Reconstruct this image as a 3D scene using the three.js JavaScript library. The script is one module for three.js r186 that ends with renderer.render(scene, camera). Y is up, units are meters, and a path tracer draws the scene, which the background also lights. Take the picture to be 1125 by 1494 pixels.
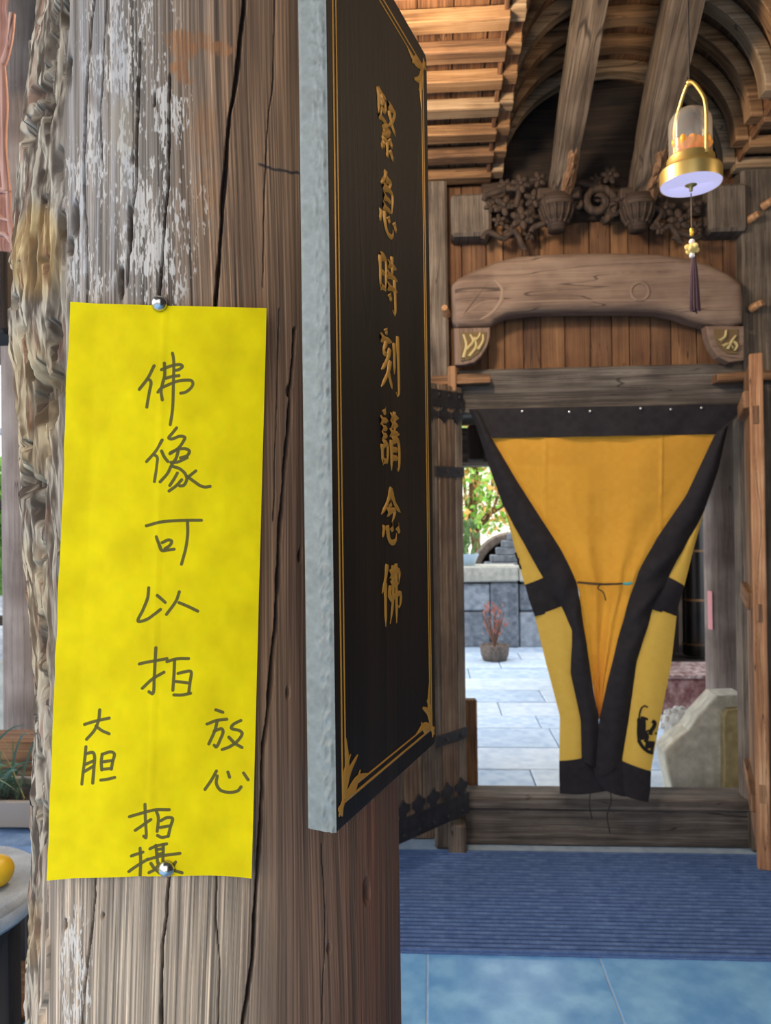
import * as THREE from 'three';
import { mergeGeometries, mergeVertices, toCreasedNormals } from 'three/addons/utils/BufferGeometryUtils.js';
import { RectAreaLightUniformsLib } from 'three/addons/lights/RectAreaLightUniformsLib.js';

// ------------------------------------------------------------------ camera, sky, sun, exposure
RectAreaLightUniformsLib.init();
const W = 1125, H = 1494, R = Math.PI / 180;
const scene = new THREE.Scene();
const camera = new THREE.PerspectiveCamera(69.4, W / H, 0.02, 200);
const EYE = new THREE.Vector3(0, 1.55, 0), YAW = 3.5 * R;
camera.position.copy(EYE);
camera.rotation.order = 'YXZ';
camera.rotation.set(0.42 * R, YAW, -0.75 * R);
camera.focus = 0.68; camera.userData.fStop = 13;
camera.updateMatrixWorld(true);
scene.add(camera);

const renderer = new THREE.WebGLRenderer({ antialias: true });
renderer.toneMapping = THREE.LinearToneMapping;
renderer.toneMappingExposure = 1.2;
renderer.shadowMap.enabled = true;
renderer.shadowMap.type = THREE.PCFSoftShadowMap;

scene.background = new THREE.Color(0.94, 0.96, 1.01).multiplyScalar(1.95);      // bright, slightly blue overcast sky

const sun = new THREE.DirectionalLight(new THREE.Color(1, 0.93, 0.82), 4.0);
sun.name = 'sun'; sun.position.set(9, 10.8, 5.2); sun.target.position.set(0, 0, -6);
sun.castShadow = true; sun.shadow.mapSize.set(2048, 2048);
Object.assign(sun.shadow.camera, { left: -14, right: 14, top: 14, bottom: -14, near: 0.5, far: 50 });
scene.add(sun, sun.target);

// ------------------------------------------------------------------ pixel -> place
const F = (H / 2) / Math.tan(69.4 / 2 * R), M3 = new THREE.Matrix4().extractRotation(camera.matrixWorld), M3i = M3.clone().invert();
const V = (x, y, z) => new THREE.Vector3(x, y, z);
const ray = (px, py) => V((px - W / 2) / F, -(py - H / 2) / F, -1).applyMatrix4(M3);
const onZ = (px, py, z) => { const d = ray(px, py), t = (z - EYE.z) / d.z; return EYE.clone().addScaledVector(d, t); };
const onY = (px, py, y) => { const d = ray(px, py), t = (y - EYE.y) / d.y; return EYE.clone().addScaledVector(d, t); };
const atDepth = (px, py, depth) => EYE.clone().addScaledVector(ray(px, py), depth);
const onPlane = (px, py, p0, n) => { const d = ray(px, py), t = p0.clone().sub(EYE).dot(n) / d.dot(n); return EYE.clone().addScaledVector(d, t); };
const onCyl = (px, py, cx, cz, r) => {               // nearest hit of a ray with an upright cylinder
  const d = ray(px, py), ox = EYE.x - cx, oz = EYE.z - cz, a = d.x * d.x + d.z * d.z, b = ox * d.x + oz * d.z, c = ox * ox + oz * oz - r * r, q = b * b - a * c;
  const t = q > 0 ? (-b - Math.sqrt(q)) / a : -b / a;
  return EYE.clone().addScaledVector(d, t);
};
const tmpV = V(0, 0, 0);
const toPx = (x, y, z) => { tmpV.set(x - EYE.x, y - EYE.y, z - EYE.z).applyMatrix4(M3i); return [W / 2 - tmpV.x / tmpV.z * F, H / 2 + tmpV.y / tmpV.z * F]; };

// ------------------------------------------------------------------ noise
function hash(x, y, s = 0) { let h = Math.imul(x | 0, 374761393) ^ Math.imul(y | 0, 668265263) ^ Math.imul(s | 0, 1274126177); h = Math.imul(h ^ (h >>> 13), 1103515245); h ^= h >>> 16; return (h >>> 0) / 4294967296; }
function vn(x, y, s = 0) {
  const ix = Math.floor(x), iy = Math.floor(y), fx = x - ix, fy = y - iy, u = fx * fx * (3 - 2 * fx), v = fy * fy * (3 - 2 * fy);
  const a = hash(ix, iy, s), b = hash(ix + 1, iy, s), c = hash(ix, iy + 1, s), d = hash(ix + 1, iy + 1, s);
  return a + (b - a) * u + (c - a) * v + (a - b - c + d) * u * v;
}
const fbm = (x, y, s = 0, n = 4) => { let t = 0, a = 0.5, k = 0; for (let i = 0; i < n; i++) { t += a * vn(x, y, s + i * 17); k += a; x *= 2.03; y *= 2.03; a *= 0.5; } return t / k; };
const clamp = (x, a = 0, b = 1) => Math.min(b, Math.max(a, x));
const ss = (x, a, b) => { const t = clamp((x - a) / (b - a)); return t * t * (3 - 2 * t); };
const lerp = (a, b, t) => a + (b - a) * t;
const mix3 = (a, b, t) => [lerp(a[0], b[0], t), lerp(a[1], b[1], t), lerp(a[2], b[2], t)];
let rs = 12345;
const rnd = (a = 0, b = 1) => { rs = (Math.imul(rs, 1664525) + 1013904223) >>> 0; return a + (b - a) * rs / 4294967296; };

// ------------------------------------------------------------------ textures and materials
function tex(w, h, fn, srgb = true) {                 // fn(x 0..1, y 0..1, row 0 at v = 0) -> [r, g, b] 0..255
  const d = new Uint8Array(w * h * 4);
  for (let y = 0, i = 0; y < h; y++) for (let x = 0; x < w; x++, i += 4) { const c = fn((x + 0.5) / w, (y + 0.5) / h); d[i] = clamp(c[0], 0, 255); d[i + 1] = clamp(c[1], 0, 255); d[i + 2] = clamp(c[2], 0, 255); d[i + 3] = 255; }
  const t = new THREE.DataTexture(d, w, h); t.magFilter = THREE.LinearFilter; t.minFilter = THREE.LinearMipmapLinearFilter; t.generateMipmaps = true;
  t.wrapS = t.wrapT = THREE.MirroredRepeatWrapping; if (srgb) t.colorSpace = THREE.SRGBColorSpace; t.needsUpdate = true; return t;
}
const std = (o) => new THREE.MeshStandardMaterial(o);
// wood: u across the grain, v along it; one tile is 0.4 m x 1 m
function wood(seed, dark, mid, light, o = {}) {
  const k = o.streak ?? 1, pat = (x, y) => {
    const wx = x * 0.4 + 0.02 * (fbm(x * 3, y * 3, seed + 90) - 0.5);
    const fine = fbm(wx * 320, y * 6, seed, 3), coarse = fbm(wx * 55, y * 2.2, seed + 5, 3), blot = fbm(x * 4, y * 7, seed + 11, 4);
    const crack = ss(Math.abs(fbm(wx * 26, y * 1.1, seed + 23, 2) - 0.5), 0.012, 0.0);
    return [clamp(0.5 + (fine - 0.5) * 1.1 * k + (coarse - 0.5) * 0.9 * k + (blot - 0.5) * 0.9), crack, fine];
  };
  const bd = new Uint8Array(256 * 640 * 4).fill(255);
  const map = tex(256, 640, (x, y) => {
    const [t, crack, fine] = pat(x, y), at = (Math.floor(y * 640) * 256 + Math.floor(x * 256)) * 4; bd[at] = bd[at + 1] = bd[at + 2] = 255 * clamp(0.35 + 0.5 * fine + 0.15 * t - crack * 0.6);
    const c = t < 0.5 ? mix3(dark, mid, t * 2) : mix3(mid, light, t * 2 - 1);
    return mix3(c, [c[0] * 0.45, c[1] * 0.42, c[2] * 0.4], crack * 0.8);
  });
  const bump = new THREE.DataTexture(bd, 256, 640); bump.magFilter = THREE.LinearFilter; bump.wrapS = bump.wrapT = THREE.MirroredRepeatWrapping; bump.needsUpdate = true;
  for (const t of [map, bump]) t.repeat.set(1 / 0.4, 1);
  return std({ map, bumpMap: bump, bumpScale: o.bump ?? 0.0016, roughness: o.rough ?? 0.8 });
}
function mottled(seed, a, b, scale, o = {}) {
  const map = tex(256, 256, (x, y) => { const t = clamp((fbm(x * 9, y * 9, seed, 5) - 0.5) * 1.8 + 0.5), g = (hash(x * 256, y * 256, seed) - 0.5) * (o.grit ?? 10), c = mix3(a, b, t); return [c[0] + g, c[1] + g, c[2] + g]; });
  const bump = tex(256, 256, (x, y) => { const v = 255 * clamp(0.6 * fbm(x * 20, y * 20, seed + 3, 4) + 0.4 * hash(x * 256, y * 256, seed + 9)); return [v, v, v]; }, false);
  for (const t of [map, bump]) t.repeat.set(1 / scale, 1 / scale);
  return std({ map, bumpMap: bump, bumpScale: o.bump ?? 0.002, roughness: o.rough ?? 0.85 });
}
const M = {
  greyTimber: wood(11, [60, 50, 43], [94, 82, 71], [126, 113, 100]),
  doorWood: wood(13, [70, 54, 42], [104, 84, 67], [136, 114, 94]),
  brownTimber: wood(17, [78, 54, 36], [120, 86, 58], [156, 118, 84]),
  rafter: wood(19, [100, 70, 44], [144, 106, 70], [172, 134, 96]),
  rafterPale: wood(23, [108, 84, 60], [150, 122, 92], [178, 152, 122]),
  roofBoard: wood(29, [72, 46, 28], [112, 74, 46], [146, 104, 70]),
  planks: [wood(31, [78, 50, 32], [106, 72, 46], [132, 96, 64], { streak: 0.7 }), wood(37, [70, 45, 30], [96, 65, 43], [122, 88, 60], { streak: 0.7 }), wood(41, [88, 58, 36], [120, 84, 54], [146, 108, 74], { streak: 0.7 })],
  moon: wood(43, [84, 66, 56], [122, 100, 86], [150, 128, 110], { streak: 0.4 }),
  oldBeam: wood(45, [62, 50, 40], [98, 82, 67], [128, 111, 94]),
  rotten: wood(46, [104, 72, 48], [150, 112, 80], [190, 156, 118], { bump: 0.004 }),
  carved: wood(47, [38, 27, 20], [64, 48, 37], [90, 70, 56], { streak: 0.5 }),
  peg: wood(53, [140, 96, 62], [184, 136, 94], [214, 172, 128]),
  edgeWood: wood(59, [128, 86, 56], [168, 122, 86], [198, 156, 118]),
  redWood: wood(61, [140, 88, 74], [184, 132, 114], [212, 168, 148], { bump: 0.004 }),
  darkWood: wood(67, [26, 19, 15], [42, 31, 25], [60, 46, 37]),
  column: wood(71, [98, 84, 76], [134, 118, 108], [162, 148, 138], { streak: 0.5 }),
  threshold: wood(73, [56, 50, 46], [88, 80, 74], [120, 112, 104]),
  stone: mottled(3, [132, 140, 150], [178, 186, 194], 0.6),
  stoneDark: mottled(5, [96, 104, 114], [146, 152, 160], 0.5),
  stonePale: mottled(7, [172, 170, 158], [206, 204, 192], 0.4),
  stoneRed: mottled(9, [112, 66, 62], [176, 142, 136], 0.35),
  iron: mottled(12, [24, 24, 28], [44, 44, 50], 0.2, { rough: 0.55, bump: 0.001 }),
  brass: std({ color: 0xc8ab66, metalness: 0.75, roughness: 0.38 }),
  gold: std({ color: 0xd09640, metalness: 0.2, roughness: 0.45 }),
  clay: mottled(15, [96, 84, 76], [134, 120, 108], 0.2),
};

// ------------------------------------------------------------------ scene helpers
const taken = new Map();
function numbered(name) { const n = taken.get(name) ?? 0; taken.set(name, n + 1); return n ? `${name}_${String(n).padStart(3, '0')}` : name; }
function mesh(name, geo, mat, parent) {
  const m = new THREE.Mesh(geo, mat); m.castShadow = m.receiveShadow = true;
  m.name = parent ? name : numbered(name); (parent ?? scene).add(m); return m;
}
function tag(o, label, category, group, kind) { Object.assign(o.userData, { label, category }); if (group) o.userData.group = group; if (kind) o.userData.kind = kind; return o; }
function struct(o, label, category) { o.userData.kind = 'structure'; o.userData.label = label; o.userData.category = category; return o; }
const under = (parent, child) => { parent.updateWorldMatrix(true, false); parent.attach(child); return child; };   // makes a piece of a part its sub-part
function group(name, p = V(0, 0, 0), turn = 0) { const g = new THREE.Group(); g.name = numbered(name); g.position.copy(p); g.rotation.y = turn; scene.add(g); return g; }

// chamfered box, uv in metres with v along its longest side
function cbox(w, h, d, c = 0.006, off = 0) {
  const s = [w / 2, h / 2, d / 2]; c = Math.min(c, s[0] * 0.45, s[1] * 0.45, s[2] * 0.45);
  const corner = (sx, sy, sz, ax) => { const q = [sx * (s[0] - c), sy * (s[1] - c), sz * (s[2] - c)]; q[ax] = [sx, sy, sz][ax] * s[ax]; return q; };
  const pos = [], tri = (a, b, e) => {
    const n = V(...b).sub(V(...a)).cross(V(...e).sub(V(...a))), m = V(...a).add(V(...b)).add(V(...e));
    pos.push(...a, ...(n.dot(m) < 0 ? [...e, ...b] : [...b, ...e]));
  }, quad = (a, b, e, f) => { tri(a, b, e); tri(a, e, f); };
  for (let ax = 0; ax < 3; ax++) for (const k of [-1, 1]) {
    const g = (i, j) => { const q = [0, 0, 0]; q[ax] = k; q[(ax + 1) % 3] = i; q[(ax + 2) % 3] = j; return corner(...q, ax); };
    quad(g(-1, -1), g(1, -1), g(1, 1), g(-1, 1));
  }
  for (let ax = 0; ax < 3; ax++) for (const i of [-1, 1]) for (const j of [-1, 1]) {
    const b = (ax + 1) % 3, e = (ax + 2) % 3, g = (k, face) => { const q = [0, 0, 0]; q[ax] = k; q[b] = i; q[e] = j; return corner(...q, face); };
    quad(g(-1, b), g(1, b), g(1, e), g(-1, e));
  }
  for (const i of [-1, 1]) for (const j of [-1, 1]) for (const k of [-1, 1]) tri(corner(i, j, k, 0), corner(i, j, k, 1), corner(i, j, k, 2));
  const geo = new THREE.BufferGeometry(); geo.setAttribute('position', new THREE.Float32BufferAttribute(pos, 3)); geo.computeVertexNormals();
  return metreUv(geo, off);
}
function metreUv(geo, off = 0, long) {
  if (geo.index) geo = geo.toNonIndexed();
  geo.computeBoundingBox(); const sz = geo.boundingBox.getSize(V(0, 0, 0)).toArray(); long ??= sz.indexOf(Math.max(...sz));
  const p = geo.attributes.position, uv = new Float32Array(p.count * 2), A = V(0, 0, 0), B = V(0, 0, 0), C = V(0, 0, 0);
  for (let i = 0; i < p.count; i += 3) {
    A.fromBufferAttribute(p, i); B.fromBufferAttribute(p, i + 1); C.fromBufferAttribute(p, i + 2);
    const n = B.clone().sub(A).cross(C.clone().sub(A)).toArray().map(Math.abs), f = n.indexOf(Math.max(...n));
    const v = f === long ? (long + 1) % 3 : long, u = [0, 1, 2].find((k) => k !== f && k !== v);
    for (let k = 0; k < 3; k++) { const q = [p.getX(i + k), p.getY(i + k), p.getZ(i + k)]; uv[(i + k) * 2] = q[u] + off * 0.37; uv[(i + k) * 2 + 1] = q[v] + off * 0.73; }
  }
  geo.setAttribute('uv', new THREE.BufferAttribute(uv, 2)); return geo;
}
let pieceNo = 0;
const bx = (name, w, h, d, mat, parent, x, y, z, c) => { const m = mesh(name, cbox(w, h, d, c, ++pieceNo * 0.61), mat, parent); m.position.set(x, y, z); return m; };
// a box whose front face fills a rectangle of the photo on the plane z
function rect(x0, y0, x1, y1, z) { const a = onZ(x0, (y0 + y1) / 2, z), b = onZ(x1, (y0 + y1) / 2, z), c = onZ((x0 + x1) / 2, y0, z), d = onZ((x0 + x1) / 2, y1, z); return { x: (a.x + b.x) / 2, y: (c.y + d.y) / 2, w: b.x - a.x, h: c.y - d.y, x0: a.x, x1: b.x, y0: d.y, y1: c.y }; }
function bar(name, a, b, w, h, mat, parent, c) {      // a timber from a to b
  const L = a.distanceTo(b), m = mesh(name, cbox(w, h, L, c, ++pieceNo * 0.61), mat, parent);
  m.position.copy(a).add(b).multiplyScalar(0.5); m.quaternion.setFromRotationMatrix(new THREE.Matrix4().lookAt(b, a, Math.abs(b.clone().sub(a).normalize().y) > 0.97 ? V(1, 0, 0) : V(0, 1, 0)));
  return m;
}
const tube = (pts, r, n = 24, k = 8) => new THREE.TubeGeometry(new THREE.CatmullRomCurve3(pts), n, r, k, false);
const lathe = (pts, n = 32) => new THREE.LatheGeometry(pts.map((p) => new THREE.Vector2(...p)), n);
function shapeOf(pts, smooth = false) {
  const s = new THREE.Shape(); if (smooth) { s.moveTo(...pts[0]); s.splineThru(pts.slice(1).map((p) => new THREE.Vector2(...p))); } else s.setFromPoints(pts.map((p) => new THREE.Vector2(...p))); return s;
}
const extrude = (pts, depth, bevel = 0.004, seg = 2, smooth = false) => metreUv(new THREE.ExtrudeGeometry(shapeOf(pts, smooth), { depth: Math.max(depth - 2 * bevel, 1e-4), bevelEnabled: bevel > 0, bevelThickness: bevel, bevelSize: bevel, bevelOffset: -bevel, bevelSegments: seg, curveSegments: 16 }).translate(0, 0, bevel), ++pieceNo * 0.3);
// a brush stroke as a low ridge on the plane z = 0: points [x, y], width along t
function stroke(pts, width, height, n = 14) {
  const curve = pts.length > 2 ? new THREE.CatmullRomCurve3(pts.map((p) => V(p[0], p[1], 0)), false, 'centripetal') : new THREE.LineCurve3(V(...pts[0], 0), V(...pts[1], 0));
  const P = [], I = [];
  for (let i = 0; i <= n; i++) {
    const t = i / n, c = curve.getPointAt(t), d = curve.getTangentAt(t), w = width(t) / 2;
    P.push(c.x - d.y * w, c.y + d.x * w, 0, c.x, c.y, height * Math.min(1, width(t) / width(0.3)), c.x + d.y * w, c.y - d.x * w, 0);
    if (i) for (const k of [0, 1]) { const a = (i - 1) * 3 + k, b = i * 3 + k; I.push(a, a + 1, b, b, a + 1, b + 1); }
  }
  const g = new THREE.BufferGeometry(); g.setAttribute('position', new THREE.Float32BufferAttribute(P, 3)); g.setIndex(I); g.computeVertexNormals();
  g.setAttribute('uv', new THREE.Float32BufferAttribute(new Float32Array(P.length / 3 * 2), 2)); return g;
}
// cloth between two edges (lists of Vector3), with folds
function loft(L, Rr, nu, nv, fold) {
  const along = (pts) => { const acc = [0]; for (let i = 1; i < pts.length; i++) acc.push(acc[i - 1] + pts[i].distanceTo(pts[i - 1])); return (t) => { const s = t * acc.at(-1); let i = 1; while (i < pts.length - 1 && acc[i] < s) i++; return pts[i - 1].clone().lerp(pts[i], (s - acc[i - 1]) / Math.max(acc[i] - acc[i - 1], 1e-9)); }; };
  const a = along(L), b = along(Rr), P = [], UV = [], I = [];
  for (let j = 0; j <= nv; j++) for (let i = 0; i <= nu; i++) {
    const u = i / nu, v = j / nv, p = a(v).lerp(b(v), u); p.z += fold ? fold(u, v, p) : 0; P.push(p.x, p.y, p.z); UV.push(p.x, p.y);
    if (i && j) { const q = j * (nu + 1) + i; I.push(q - nu - 2, q, q - nu - 1, q - nu - 2, q - 1, q); }
  }
  const g = new THREE.BufferGeometry(); g.setAttribute('position', new THREE.Float32BufferAttribute(P, 3)); g.setAttribute('uv', new THREE.Float32BufferAttribute(UV, 2)); g.setIndex(I); g.computeVertexNormals(); return g;
}

// ================================================================== the weathered pillar
const PR = 0.2, PD = 0.88, PH = 12.45 * R + YAW, PC = V(-PD * Math.sin(PH), 0, -PD * Math.cos(PH));
const pn = V(Math.sin(PH), 0, Math.cos(PH)), pt = V(Math.cos(PH), 0, -Math.sin(PH));
const pillarPoint = (th, y, r) => V(PC.x + r * (Math.cos(th) * pn.x + Math.sin(th) * pt.x), y, PC.z + r * (Math.cos(th) * pn.z + Math.sin(th) * pt.z));
const pillarPx = (th, y) => { const r = PR, c = Math.cos(th), s = Math.sin(th); return toPx(PC.x + r * (c * pn.x + s * pt.x), y, PC.z + r * (c * pn.z + s * pt.z)); };
const thetaOf = (px, py) => { const p = onCyl(px, py, PC.x, PC.z, PR); return [Math.atan2((p.x - PC.x) * pt.x + (p.z - PC.z) * pt.z, (p.x - PC.x) * pn.x + (p.z - PC.z) * pn.z), p.y]; };
const polyX = (pts, y) => {                            // x of a polyline that runs down the picture
  if (y <= pts[0][1] || y >= pts.at(-1)[1]) return null;
  let i = 1; while (pts[i][1] < y) i++; const a = pts[i - 1], b = pts[i]; return lerp(a[0], b[0], (y - a[1]) / (b[1] - a[1]));
};
const ext = (pts, y) => polyX(pts, clamp(y, pts[0][1] + 0.01, pts.at(-1)[1] - 0.01));
// drying cracks: [points in the photo, half width in px, depth in m]
const cracks = [
  [[[358, -80], [355, 20], [346, 110], [335, 170], [329, 260], [322, 350], [314, 445], [308, 560], [300, 800]], 3.0, 0.014],
  [[[430, 480], [425, 560], [418, 660], [410, 760], [402, 920], [392, 1010], [384, 1090], [380, 1200], [374, 1300], [368, 1400], [354, 1500], [345, 1600]], 2.6, 0.012],
  [[[140, -60], [130, 90], [124, 200], [121, 270], [127, 340], [127, 445], [124, 600]], 1.5, 0.005],
  [[[249, 110], [247, 230], [242, 330], [233, 440], [230, 500]], 1.5, 0.005],
  [[[205, 60], [200, 180], [199, 260], [190, 330], [184, 420]], 1.6, 0.006],
  [[[254, 1240], [245, 1300], [238, 1380], [234, 1500], [232, 1600]], 1.8, 0.007],
  [[[142, 1260], [136, 1340], [128, 1400], [120, 1500], [116, 1600]], 1.3, 0.004],
  [[[318, 1270], [316, 1340], [322, 1420], [318, 1500]], 1.0, 0.003],
  [[[160, -60], [152, 60], [148, 160], [150, 250]], 0.9, 0.002],
  [[[402, 0], [398, 120], [388, 240], [384, 420]], 0.9, 0.002],
  [[[408, 450], [405, 600], [398, 760]], 0.9, 0.002],
  [[[470, 1230], [476, 1330], [470, 1500]], 1.0, 0.002],
];
// worm-eaten hollows on the rotten left side: [x, y, half width, half height, depth]
const pits = [[72, 70, 9, 60, 0.02], [70, 135, 8, 34, 0.018], [50, 196, 8, 22, 0.02], [35, 200, 6, 20, 0.012], [90, 95, 4, 14, 0.01], [102, 92, 3, 10, 0.008], [62, 165, 9, 14, 0.008], [96, 330, 3, 22, 0.008], [110, 318, 5, 26, 0.009], [103, 360, 4, 14, 0.008],
  [190, 335, 3.5, 36, 0.007], [177, 412, 4, 24, 0.007], [226, 145, 2, 12, 0.004], [194, 232, 2.5, 8, 0.004], [72, 575, 8, 48, 0.018], [71, 552, 6, 10, 0.02], [53, 652, 7, 9, 0.014], [55, 700, 7, 26, 0.014], [67, 712, 6, 20, 0.012], [66, 745, 6, 24, 0.013], [69, 803, 5, 16, 0.01],
  [64, 828, 4, 10, 0.012], [66, 902, 6, 12, 0.012], [62, 940, 6, 30, 0.014], [58, 480, 5, 26, 0.01], [86, 488, 5, 22, 0.012], [42, 420, 5, 30, 0.01], [64, 1000, 7, 26, 0.012], [70, 1060, 6, 30, 0.012], [62, 1120, 5, 30, 0.01], [66, 1200, 5, 34, 0.009], [438, 810, 2.5, 9, 0.006],
  [96, 1348, 3, 9, 0.004], [150, 1336, 2, 5, 0.004], [480, 1384, 3, 8, 0.004], [535, 1300, 5, 20, 0.006], [420, 1010, 3, 8, 0.003], [421, 570, 3, 8, 0.004]];
const rotEdge = [[100, -100], [98, 0], [104, 110], [94, 220], [98, 300], [104, 420], [100, 520], [92, 700], [86, 900], [80, 1100], [72, 1260], [66, 1350], [62, 1600]];
const leftOutline = [[47, -200], [47, 0], [29, 190], [24, 280], [22, 330], [15, 380], [15, 450], [20, 520], [28, 600], [33, 750], [42, 900], [49, 1000], [49, 1120], [46, 1260], [44, 1350], [42, 1500], [42, 1700]];
const rightScar = [[568, 1150], [575, 1300], [580, 1500]];

function pillarLook(th, y) {                           // -> displacement and masks at a place of the bark
  const [X, Y] = pillarPx(th, y), s = th * PR;
  const wob = (vn(s * 9, y * 3, 7) - 0.5) * 0.012, sx = s + wob;
  const fine = fbm(sx * 900, y * 8, 1, 3), mid = fbm(sx * 190, y * 3.5, 2, 3), broad = fbm(sx * 22, y * 4, 3, 3);
  const rot = ss(X, ext(rotEdge, Y) + 10 * (vn(y * 30, 5, 8) - 0.5) + 6, ext(rotEdge, Y) - 14);
  let d = (fine - 0.5) * 0.0007 + (mid - 0.5) * 0.0011 + (broad - 0.5) * 0.003, cr = 0, pit = 0;
  d *= 1 - 0.45 * ss(X, 345, 400);
  if (rot > 0) {
    const r1 = fbm(sx * 90, y * 11, 31, 3), r2 = 1 - Math.abs(2 * fbm(sx * 120, y * 9, 33, 3) - 1), r3 = fbm(sx * 380, y * 26, 35, 3), r4 = ss(fbm(sx * 105, y * 34, 37, 2), 0.66, 0.72);
    d += rot * ((r1 - 0.55) * 0.012 + (r2 - 0.72) * 0.009 + (r3 - 0.5) * 0.009 - r4 * 0.012);
    pit = rot * clamp(ss(r2, 0.72, 0.42) * 0.8 + r4 * 0.6);
    const leftTh = ss(X, 110, 50), want = (42 + 0.013 * (Y - 750) - ext(leftOutline, Y)) * 0.00078;
    d += leftTh * want;
  }
  for (const [pts, w, depth] of cracks) {
    const cx = polyX(pts, Y); if (cx === null) continue;
    const dx = Math.abs(X - cx - 5 * (fbm(Y * 0.018, w * 31, 19, 3) - 0.5)), ww = w * (0.35 + 1.2 * fbm(Y * 0.025, w * 7, 21, 3)); if (dx > ww * 2.2) continue;
    const t = ss(dx, ww * 1.25, ww * 0.35); d -= t * depth; cr = Math.max(cr, t);
  }
  for (const [px, py, rx, ry, depth] of pits) {
    const q = ((X - px) / rx) ** 2 + ((Y - py) / ry) ** 2; if (q > 2.2) continue;
    const t = ss(q + 0.5 * (vn(X * 0.4, Y * 0.12, 23) - 0.5), 1.3, 0.45); d -= t * depth; pit = Math.max(pit, t * 0.9);
  }
  return { X, Y, d, fine, mid, broad, rot, cr, pit, sx };
}
const TH0 = 96 * R, Y0 = 0.92, Y1 = 2.24;
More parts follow.
